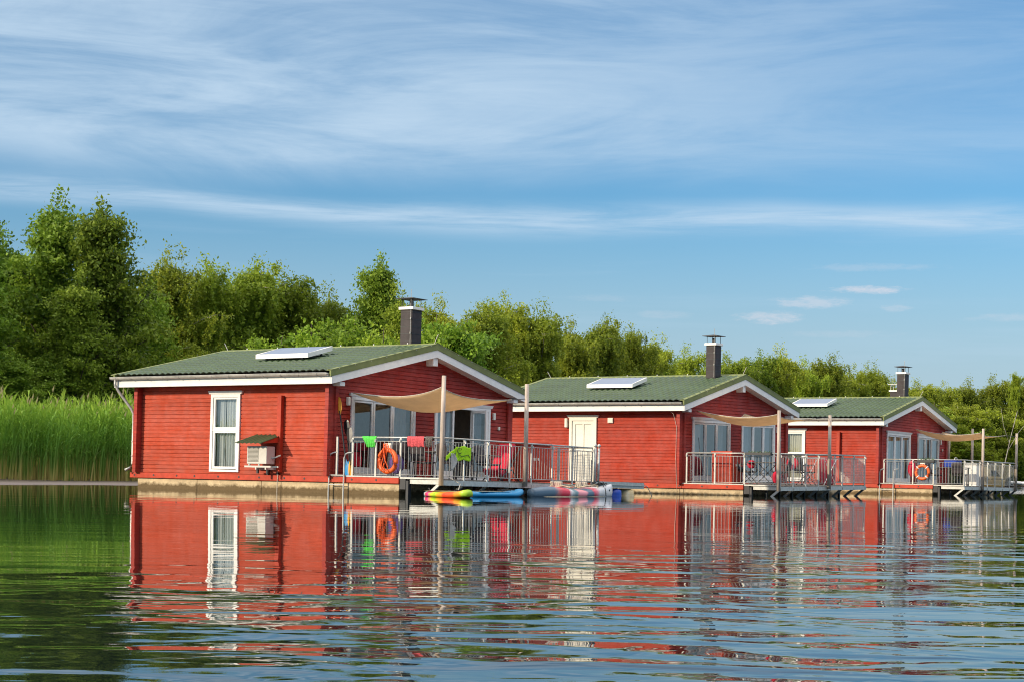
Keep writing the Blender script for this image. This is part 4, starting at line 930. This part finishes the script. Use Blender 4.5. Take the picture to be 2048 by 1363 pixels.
def gen_tree(kind,H_,Rr,seed):
    rg=np.random.default_rng(seed); rn=random.Random(seed)
    tr=MB(); C=[];T=[]
    lean=rg.normal(0,.010*H_,2); K=10
    tp=[(lean[0]*(i/K)**2+.02*H_*math.sin(i*1.3+seed)*i/K*.6,lean[1]*(i/K)**2+.02*H_*math.cos(i*1.1+seed)*i/K*.6,H_*.94*i/K) for i in range(K+1)]
    r0=.0125*H_ if kind!='shrub' else .006*H_
    tr.tube(tp,[r0*(1-.93*i/K)+.008 for i in range(K+1)],7)
    def trunk_at(z): 
        f=min(K-1e-6,max(0,z/(H_*.94)*K)); i=int(f); a=np.array(tp[i]);b=np.array(tp[i+1]); return a+(b-a)*(f-i)
    nl={'alder':46,'birch':36,'shrub':26}[kind]; z0={'alder':.10,'birch':.14,'shrub':.02}[kind]
    for k in range(nl):
        t=z0+(.96-z0)*((k+rg.uniform(0,1))/nl)**(.9 if kind!='shrub' else 1.3)
        az=k*2.399+rg.uniform(-.5,.5)
        if kind=='alder': env=(max(.20,1-((t-.30)/.74)**1.9) if t>.30 else .80+.20*t/.30); up=R(rg.uniform(15,40)+28*t)
        elif kind=='birch': env=(math.sqrt(max(.03,1-((t-.5)/.55)**2)) if t>.5 else .62+.38*t/.5); up=R(rg.uniform(30,55)+15*t)
        else: env=(math.sqrt(max(.05,1-t**2))); up=R(rg.uniform(20,50)+25*t)
        L_=Rr*env*rg.uniform(.45,1.30)
        b=trunk_at(H_*t*(.90 if kind!='shrub' else .8)); d=np.array([math.cos(az)*math.cos(up),math.sin(az)*math.cos(up),math.sin(up)])
        pts=[b]; cur=b.copy(); dd=d.copy(); ns=6
        for s in range(ns):
            dd=dd+rg.normal(0,.10,3)+np.array([0,0,(-.10 if kind=='birch' else .02)*s*.5]); dd/=np.linalg.norm(dd); cur=cur+dd*L_/ns; pts.append(cur.copy())
        rb=r0*(1-.85*t)*.5+.006; tr.tube([tuple(q) for q in pts],[rb*(1-.85*i/ns)+.003 for i in range(ns+1)],5,cap=False)
        nt={'alder':10,'birch':12,'shrub':9}[kind]; base_t=rg.uniform(0,.25)
        for w in range(nt):
            f=rg.uniform(.22,1.0)*ns; i=min(ns-1,int(f)); p=pts[i]+(pts[i+1]-pts[i])*(f-i)
            off=rg.normal(0,1,3); off/=np.linalg.norm(off); off[2]=abs(off[2])*.6-.1
            tl_={'alder':rg.uniform(.25,.95),'birch':rg.uniform(.2,.9),'shrub':rg.uniform(.2,.6)}[kind]*H_/12
            e=p+off*tl_
            tr.tube([tuple(p),tuple(e)],[.010,.004],3,cap=False)
            if kind in('alder','shrub'):
                m_=int(rg.uniform(45,85)); sg=np.array([.27,.27,.17])*rg.uniform(.7,1.35)*(H_/12)**.5
                c=e+rg.normal(0,1,(m_,3))*sg; C.append(c); T.append(np.clip(base_t+rg.uniform(0,.25)+rg.uniform(0,.45,m_),0,1))
                mm=16; ff=rg.uniform(0,1,(mm,1)); C.append(p+(e-p)*ff+rg.normal(0,.07,(mm,3))); T.append(np.clip(base_t+rg.uniform(0,.4,mm),0,1))
            else:
                for q in range(3):
                    Ls=rg.uniform(.35,1.9)*H_/12*(1.15-.5*t); ms=int(16+Ls*26); ff=rg.uniform(0,1,(ms,1))**.85
                    sway=rg.normal(0,.18,3); st=e+rg.normal(0,.16,3)
                    c=st+np.concatenate([sway[0]*np.sin(ff*1.6),sway[1]*np.sin(ff*1.6),-Ls*ff],1)+rg.normal(0,.055,(ms,3)); C.append(c); T.append(np.clip(base_t+rg.uniform(0,.3)+rg.uniform(0,.4,ms),0,1))
                m_=26; C.append(e+rg.normal(0,1,(m_,3))*np.array([.24,.24,.18])); T.append(np.clip(base_t+rg.uniform(.1,.6,m_),0,1))
    # leader tufts
    for k in range(4 if kind!='shrub' else 0):
        z=H_*rg.uniform(.90,1.0); b=trunk_at(H_*.93)+np.array([rg.normal(0,.25),rg.normal(0,.25),0])*H_/12; m_=int(60); b[2]=z; C.append(b+rg.normal(0,1,(m_,3))*np.array([.18,.18,.32])); T.append(rg.uniform(.2,.8,m_))
    C=np.concatenate(C);T=np.concatenate(T); C[:,2]=np.maximum(C[:,2],.25)
    sz={'alder':.100,'birch':.084,'shrub':.075}[kind]
    cm=leaf_mesh(kind+'_crown',C,sz,T,M[kind],droop=.5 if kind=='birch' else None)
    bm=bpy.data.meshes.new(kind+'_trunk'); bm.from_pydata(tr.v,[],tr.f); bm.materials.append(M['birchbark' if kind=='birch' else 'bark'])
    bm.polygons.foreach_set('use_smooth',[True]*len(bm.polygons)); bm.update()
    return cm,bm,float(np.percentile(C[:,2],99.96))
PROTO={'alder':[gen_tree('alder',12,2.9,s) for s in (1,2,3)],'birch':[gen_tree('birch',12,2.6,s) for s in (11,12,13,14)],'shrub':[gen_tree('shrub',6,2.6,s) for s in (21,22)]}
cnt={'alder':0,'birch':0,'shrub':0}
NAME={'alder':'alder_tree','birch':'birch_tree','shrub':'willow_shrub'}; CAT={'alder':'tree','birch':'tree','shrub':'shrub'}
def gz(x,y): return float(np.interp(float(shore_dist(np.array([x]),np.array([y]))[0]),[-8,-2,0,1.5,5,9,30,2000],[-2,-.5,.0,.035,.07,.16,.5,.9]))
def tree(kind,px,ytop,Yd,label,group=None,wide=1.0,var=None):
    """px,ytop: where the photo shows the tree; Yd: its distance; gives ground position and real height"""
    X=(px-1024)/F_PX*Yd; hz=942.1+(px-1024)*ROLL; Ht=(hz-ytop)*Yd/F_PX+HC
    z=max(.02,gz(X,Yd)); i=cnt[kind] if var is None else var; cnt[kind]+=1
    cm,bm,h0=PROTO[kind][i%len(PROTO[kind])]; s=(Ht-z)/h0*.985
    rz=random.uniform(0,6.28)
    t=thing(NAME[kind],label,CAT[kind],(X,Yd,z-.05),(0,0,rz),group,(s*wide,s*wide,s))
    for nm,me in (('trunk',bm),('crown',cm)):
        o=bpy.data.objects.new(nm,me); scn.collection.objects.link(o); o.parent=t
    return t
FRONT=[('alder',-50,415,68,'tall dark alder cut by the left edge of the picture',1.0),
('alder',8,438,74,'dark alder half hidden between the left edge and the tallest alder',1.0),
('alder',92,376,72,'tallest dark green alder above the left end of the reeds',.92),
('alder',205,392,71,'second tall alder right of the tallest one above the reeds',.95),
('alder',150,520,69,'lower alder filling the gap between the two tallest alders',1.0),
('birch',345,490,80,'yellow green birch with a bent top right of the two tall alders',1.1),
('alder',285,560,76,'dark bushy alder between the second tall alder and the bent top birch',1.0),
('birch',420,512,82,'dense birch above the left end of the nearest roof ridge',1.1),
('birch',495,512,84,'rounded birch left of the solar collector of the nearest roof',1.15),
('birch',572,528,86,'broad yellowish birch above the solar collector of the nearest roof',1.2),
('birch',655,566,88,'slim birch between the broad yellowish birch and the dark alder',1.0),
('alder',752,505,86,'tall dark alder just left of the nearest chimney',.82),
('alder',800,560,84,'dark alder directly behind the nearest chimney',.8),
('shrub',630,640,74,'bright green shrub just above the middle of the nearest roof ridge',1.0),
('shrub',705,634,73,'bright green shrub left of the nearest chimney above the ridge',1.0),
('shrub',775,648,72,'small bright green shrub at the foot of the nearest chimney',1.0),
('shrub',560,672,72,'low bright green shrub behind the left part of the nearest ridge',1.0),
('shrub',872,618,80,'tall bright green shrub just right of the nearest chimney',.9),
('shrub',930,640,80,'bright green shrub above the right slope of the nearest gable',1.0),
('birch',880,588,98,'brownish green birch rising just right of the nearest chimney',1.0),
('birch',962,598,100,'birch above the right gable slope of the nearest houseboat',1.1),
('birch',1018,586,104,'birch with a pointed top in the middle of the tree line',.95),
('birch',1078,600,104,'broad olive birch above the gap between the first two houseboats',1.1),
('birch',1140,634,112,'birch above the left end of the middle roof ridge',1.05),
('birch',1200,628,116,'birch left of the solar collector of the middle roof',1.05),
('birch',1262,648,120,'slim birch above the solar collector of the middle roof',.95),
('birch',1318,668,126,'birch right of the solar collector of the middle roof',1.1),
('birch',1372,688,130,'low birch left of the middle chimney',1.1),
('birch',1462,702,146,'birch just right of the middle chimney',1.1),
('birch',1512,700,150,'birch above the peak of the middle gable',1.1),
('birch',1560,688,152,'taller birch right of the peak of the middle gable',1.1),
('birch',1608,712,158,'birch left of the far solar collector',1.1),
('birch',1650,706,162,'birch with a tufted top above the far solar collector',1.1),
('birch',1700,728,168,'birch midway between the far solar collector and the far chimney',1.2),
('birch',1742,722,172,'birch left of the far chimney',1.1),
('birch',1788,752,184,'low birch behind the far chimney',1.1),
('birch',1845,756,192,'birch just right of the far chimney',1.1),
('birch',1895,762,196,'birch above the right slope of the farthest gable',1.2),
('birch',1940,754,198,'birch above the masts of the farthest houseboat',1.1),
('birch',1985,748,200,'birch with a high top second from the right edge',1.1),
('birch',2035,752,202,'birch with pale bare trunk at the right edge of the picture',1.1)]
for kd,px,yt,Yd,lb,wd in FRONT: tree(kd,px,yt,Yd,lb,None,wd)
rb_=random.Random(5)
def fill(x0,x1,n,yt0,yt1,Y0,Y1,kinds,label,group,wide=1.15):
    for i in range(n):
        f=(i+rb_.uniform(.1,.9))/n; tree(rb_.choice(kinds),x0+(x1-x0)*f,yt0+(yt1-yt0)*f+rb_.uniform(-6,34),Y0+(Y1-Y0)*f+rb_.uniform(-3,3),label,group,wide)
fill(-320,-70,7,430,430,62,72,['alder'],'dark alder of the wood beyond the left edge','alders beyond the left edge')
fill(-100,300,9,470,560,80,84,['alder'],'dark alder in the second row behind the tall alders','second row of alders on the left')
fill(-100,330,9,690,690,65,74,['alder','alder','shrub'],'low dark tree in the undergrowth just behind the reeds','undergrowth trees behind the reeds',1.5)
fill(300,800,12,560,600,94,98,['birch','alder'],'tree in the second row behind the nearest roof','second row of trees behind the nearest roof')
fill(300,900,12,660,690,78,84,['alder','birch'],'low tree in the shade behind the nearest roof','low trees behind the nearest roof',1.4)
fill(850,1400,13,640,700,116,142,['birch','alder'],'tree in the second row behind the middle roof','second row of trees behind the middle roof',1.2)
fill(900,1400,12,700,740,106,128,['birch','alder'],'low tree in the shade behind the middle roof','low trees behind the middle roof',1.6)
fill(1400,1900,13,722,778,162,205,['birch'],'birch in the second row above the far roof','second row of birches above the far roof',1.2)
fill(1400,2060,16,775,800,150,188,['birch','birch','shrub'],'low birch in the shade at the foot of the far wood','low birches of the far wood',1.7)
fill(1800,2080,8,770,770,212,218,['birch'],'birch deep in the wood at the right edge','deep birches at the right edge',1.2)
fill(1880,2070,7,860,865,176,186,['birch'],'shrubby birch on the bank behind the farthest deck','shrubby birches behind the farthest deck',2.6)
fill(2070,2500,9,752,752,205,220,['birch'],'birch of the wood beyond the right edge','birches beyond the right edge')
# slender pale trunks at the right edge
t=thing('bare_birch','slender leaning birch with pale bare trunk and few leaves at the right edge','tree',((2026-1024)/F_PX*150,150,.1))
m=MB(); m.tube([(-.9,0,-.2),(-.5,0,2),(-.1,0,4),(.5,0,6.5),(.7,0,9)],[.045,.042,.035,.025,.012],7); m.tube([(-.3,0,3),(.6,0,4.6),(1.4,0,5.6)],[.025,.02,.012],5); m.tube([(-.15,0,3.6),(-.7,0,5.2),(-.9,0,6.6)],[.022,.018,.010],5); m.build('trunk',M['birchbark'],t,smooth=True)
cm=PROTO['birch'][1][0]; o=bpy.data.objects.new('crown',cm); scn.collection.objects.link(o); o.parent=t; o.scale=(.25,.25,.28); o.location=(.3,0,6.3)
# dinghy on the far bank
t=thing('dinghy','small pale boat pulled up on the far bank at the right edge','boat',((2064-1024)/F_PX*170,170,.10),(0,0,1.25),None,.7)
hull_mesh(2.6,lambda s:.05+.55*max(0,math.sin(math.pi*(.25+.7*s)))**.7,lambda s:.62+.08*s,lambda s:.1+.15*s).build('hull',M['white'],t,smooth=True)
m=MB(); m.box(-.4,.9,.66,.4,1.1,.70); m.build('thwart',M['post'],t)

# ------------------------------------------------------------------ reeds
def reeds():
    rg=np.random.default_rng(4); n=13000
    # front edge runs parallel to the shore, a few metres inland
    P0=np.array([-30.,33.]);P1=np.array([-19.6,50.0]); pts=[(-36,30),(-26,44),(-18.2,56.6),(-12.6,61.5),(-7,68),(0,80)]
    seg=np.array(pts,float); L=np.linalg.norm(np.diff(seg,axis=0),axis=1); cum=np.concatenate([[0],np.cumsum(L)])
    s=rg.uniform(0,cum[-1],n); i=np.clip(np.searchsorted(cum,s)-1,0,len(L)-1); f=(s-cum[i])/L[i]
    base=seg[i]+(seg[i+1]-seg[i])*f[:,None]; d=(seg[i+1]-seg[i])/L[i][:,None]; nrm=np.stack([-d[:,1],d[:,0]],1)
    dep=rg.uniform(0,1,n)**1.5*7; keep=(np.sin(s*5.1+dep*2.3)+np.sin(s*2.2-dep*3.1+1)+np.sin(s*9.7+dep*1.1)+rg.normal(0,.8,n))>-.9; s=s[keep];f=f[keep];i=i[keep];dep=dep[keep];base=base[keep];nrm=nrm[keep];d=d[keep];n=len(s); base=base+nrm*(dep+.25*np.sin(s*1.7)+.2*np.sin(s*4.3))[:,None]
    hgt=rg.normal(2.55,.22,n)*(1-.12*(dep<.4)*rg.uniform(0,1,n))+.12*np.sin(s*.8)+dep*.02
    lean=rg.normal(0,.10,(n,2))+np.stack([.05+.10*np.sin(s*3.7),.05*np.sin(s*2.9)],1)
    V=[];Fc=[];Tn=[];vb=0
    hs=np.array([0,.3,.62,.85,1.0])
    z0=.05
    # stems
    w=.019
    for side in (0,):
        A=np.empty((n,5,2,3))
        for k,hh in enumerate(hs):
            c=np.stack([base[:,0]+lean[:,0]*hgt*hh**1.8,base[:,1]+lean[:,1]*hgt*hh**1.8,z0+hgt*hh],1)
            ww=w*(1.15-.8*hh); A[:,k,0]=c-np.array([ww,0,0]); A[:,k,1]=c+np.array([ww,0,0])
        V.append(A.reshape(-1,3)); idx=np.arange(n)[:,None]*10
        for k in range(4): q=idx+np.array([[2*k,2*k+1,2*k+3,2*k+2]]); Fc.append(q+vb)
        Tn.append(np.repeat(rg.uniform(0,1,n),10)); vb+=n*10
    # leaves
    for l in range(7):
        hh=rg.uniform(.32,.97,n); az=rg.uniform(0,6.283,n); ln=rg.uniform(.28,.55,n); up=rg.uniform(.5,1.2,n)
        c=np.stack([base[:,0]+lean[:,0]*hgt*hh**1.8,base[:,1]+lean[:,1]*hgt*hh**1.8,z0+hgt*hh],1)
        d3=np.stack([np.cos(az)*np.cos(up),np.sin(az)*np.cos(up)*.7,np.sin(up)],1); side=np.stack([-np.sin(az),np.cos(az),np.zeros(n)],1)*.5+np.array([.7,0,0]); 
        side/=np.linalg.norm(side,axis=1)[:,None]
        ww=.026
        A=np.empty((n,5,3)); A[:,0]=c-side*ww*.5; A[:,1]=c+side*ww*.5; md=c+d3*ln[:,None]*.5; A[:,2]=md+side*ww; A[:,3]=md-side*ww; tip=c+d3*ln[:,None]; tip[:,2]-=ln*.28*rg.uniform(.2,1.6,n); A[:,4]=tip
        V.append(A.reshape(-1,3)); idx=np.arange(n)[:,None]*5
        Fc.append(idx+np.array([[0,1,2,3]])+vb); Fc.append(np.concatenate([idx+np.array([[3,2,4]]),],1)+vb); Tn.append(np.repeat(rg.uniform(0,1,n),5)); vb+=n*5
    # brownish plumes on a quarter of the stems
    sel=np.where(rg.uniform(0,1,n)<.08)[0]; m_=len(sel)
    A=np.empty((m_,4,3)); c=np.stack([base[sel,0]+lean[sel,0]*hgt[sel],base[sel,1]+lean[sel,1]*hgt[sel],z0+hgt[sel]],1)
    A[:,0]=c; A[:,1]=c+np.array([.035,0,.12]); A[:,2]=c+np.array([.05,0,.27]); A[:,3]=c+np.array([-.025,0,.11]); V.append(A.reshape(-1,3)); Fc.append(np.arange(m_)[:,None]*4+np.array([[0,1,2,3]])+vb); Tn.append(np.full(m_*4,3.0)); vb+=m_*4
    V=np.concatenate(V); quads=np.concatenate([f for f in Fc if f.shape[1]==4]); tris=np.concatenate([f for f in Fc if f.shape[1]==3])
    me=bpy.data.meshes.new('reeds'); me.vertices.add(len(V)); me.vertices.foreach_set('co',V.astype(np.float32).ravel())
    lp=np.concatenate([quads.ravel(),tris.ravel()]).astype(np.int32); me.loops.add(len(lp)); me.loops.foreach_set('vertex_index',lp)
    st=np.concatenate([np.arange(len(quads))*4,len(quads)*4+np.arange(len(tris))*3]).astype(np.int32); me.polygons.add(len(st)); me.polygons.foreach_set('loop_start',st)
    try: me.polygons.foreach_set('loop_total',np.concatenate([np.full(len(quads),4),np.full(len(tris),3)]).astype(np.int32))
    except Exception: pass
    at=me.attributes.new('tint','FLOAT','POINT'); at.data.foreach_set('value',np.concatenate(Tn).astype(np.float32)); me.update(calc_edges=True)
    m=bpy.data.materials.new('reed_blades'); m.use_nodes=True; nt=m.node_tree; nt.nodes.clear(); N=nt.nodes.new; L_=nt.links.new
    o=N('ShaderNodeOutputMaterial'); dd=N('ShaderNodeBsdfPrincipled'); dd.inputs['Roughness'].default_value=.5; dd.inputs['Specular IOR Level'].default_value=.3
    tt=N('ShaderNodeBsdfTranslucent'); mx=N('ShaderNodeMixShader'); mx.inputs[0].default_value=.35
    tc=N('ShaderNodeTexCoord'); sp=N('ShaderNodeSeparateXYZ'); L_(tc.outputs['Object'],sp.inputs[0]); a=N('ShaderNodeAttribute'); a.attribute_name='tint'
    ns=N('ShaderNodeTexNoise'); ns.inputs['Scale'].default_value=.8; L_(tc.outputs['Object'],ns.inputs['Vector'])
    q=N('ShaderNodeMath'); q.operation='MULTIPLY_ADD'; L_(ns.outputs['Fac'],q.inputs[0]); q.inputs[1].default_value=-.8; L_(sp.outputs[2],q.inputs[2])
    q2=N('ShaderNodeMath'); q2.operation='MULTIPLY_ADD'; L_(a.outputs['Fac'],q2.inputs[0]); q2.inputs[1].default_value=-.75; L_(q.outputs[0],q2.inputs[2])
    cr=N('ShaderNodeValToRGB'); el=cr.color_ramp.elements; el[0].position=0; el[0].color=(.42,.22,.10,1); el[1].position=1; el[1].color=(.33,.48,.06,1)
    for s_,c_ in ((.14,(.55,.42,.15)),(.27,(.40,.38,.10)),(.36,(.15,.25,.04)),(.52,(.13,.30,.035)),(.8,(.20,.37,.04))): e_=el.new(s_); e_.color=(*c_,1)
    mr=N('ShaderNodeMapRange'); mr.inputs['From Min'].default_value=-1.50; mr.inputs['From Max'].default_value=2.25; L_(q2.outputs[0],mr.inputs[0]); L_(mr.outputs[0],cr.inputs[0])
    gt=N('ShaderNodeMath'); gt.operation='GREATER_THAN'; L_(a.outputs['Fac'],gt.inputs[0]); gt.inputs[1].default_value=2
    mc=N('ShaderNodeMix'); mc.data_type='RGBA'; L_(gt.outputs[0],mc.inputs[0]); L_(cr.outputs[0],mc.inputs[6]); mc.inputs[7].default_value=(.34,.30,.15,1)
    L_(mc.outputs[2],dd.inputs['Base Color']); L_(mc.outputs[2],tt.inputs['Color']); L_(dd.outputs[0],mx.inputs[1]); L_(tt.outputs[0],mx.inputs[2]); L_(mx.outputs[0],o.inputs[0])
    me.materials.append(m); ob=bpy.data.objects.new('reeds',me); scn.collection.objects.link(ob)
    tag(ob,'dense stand of tall green reeds with tan stems left of the nearest houseboat','reeds',kind='stuff')
reeds()
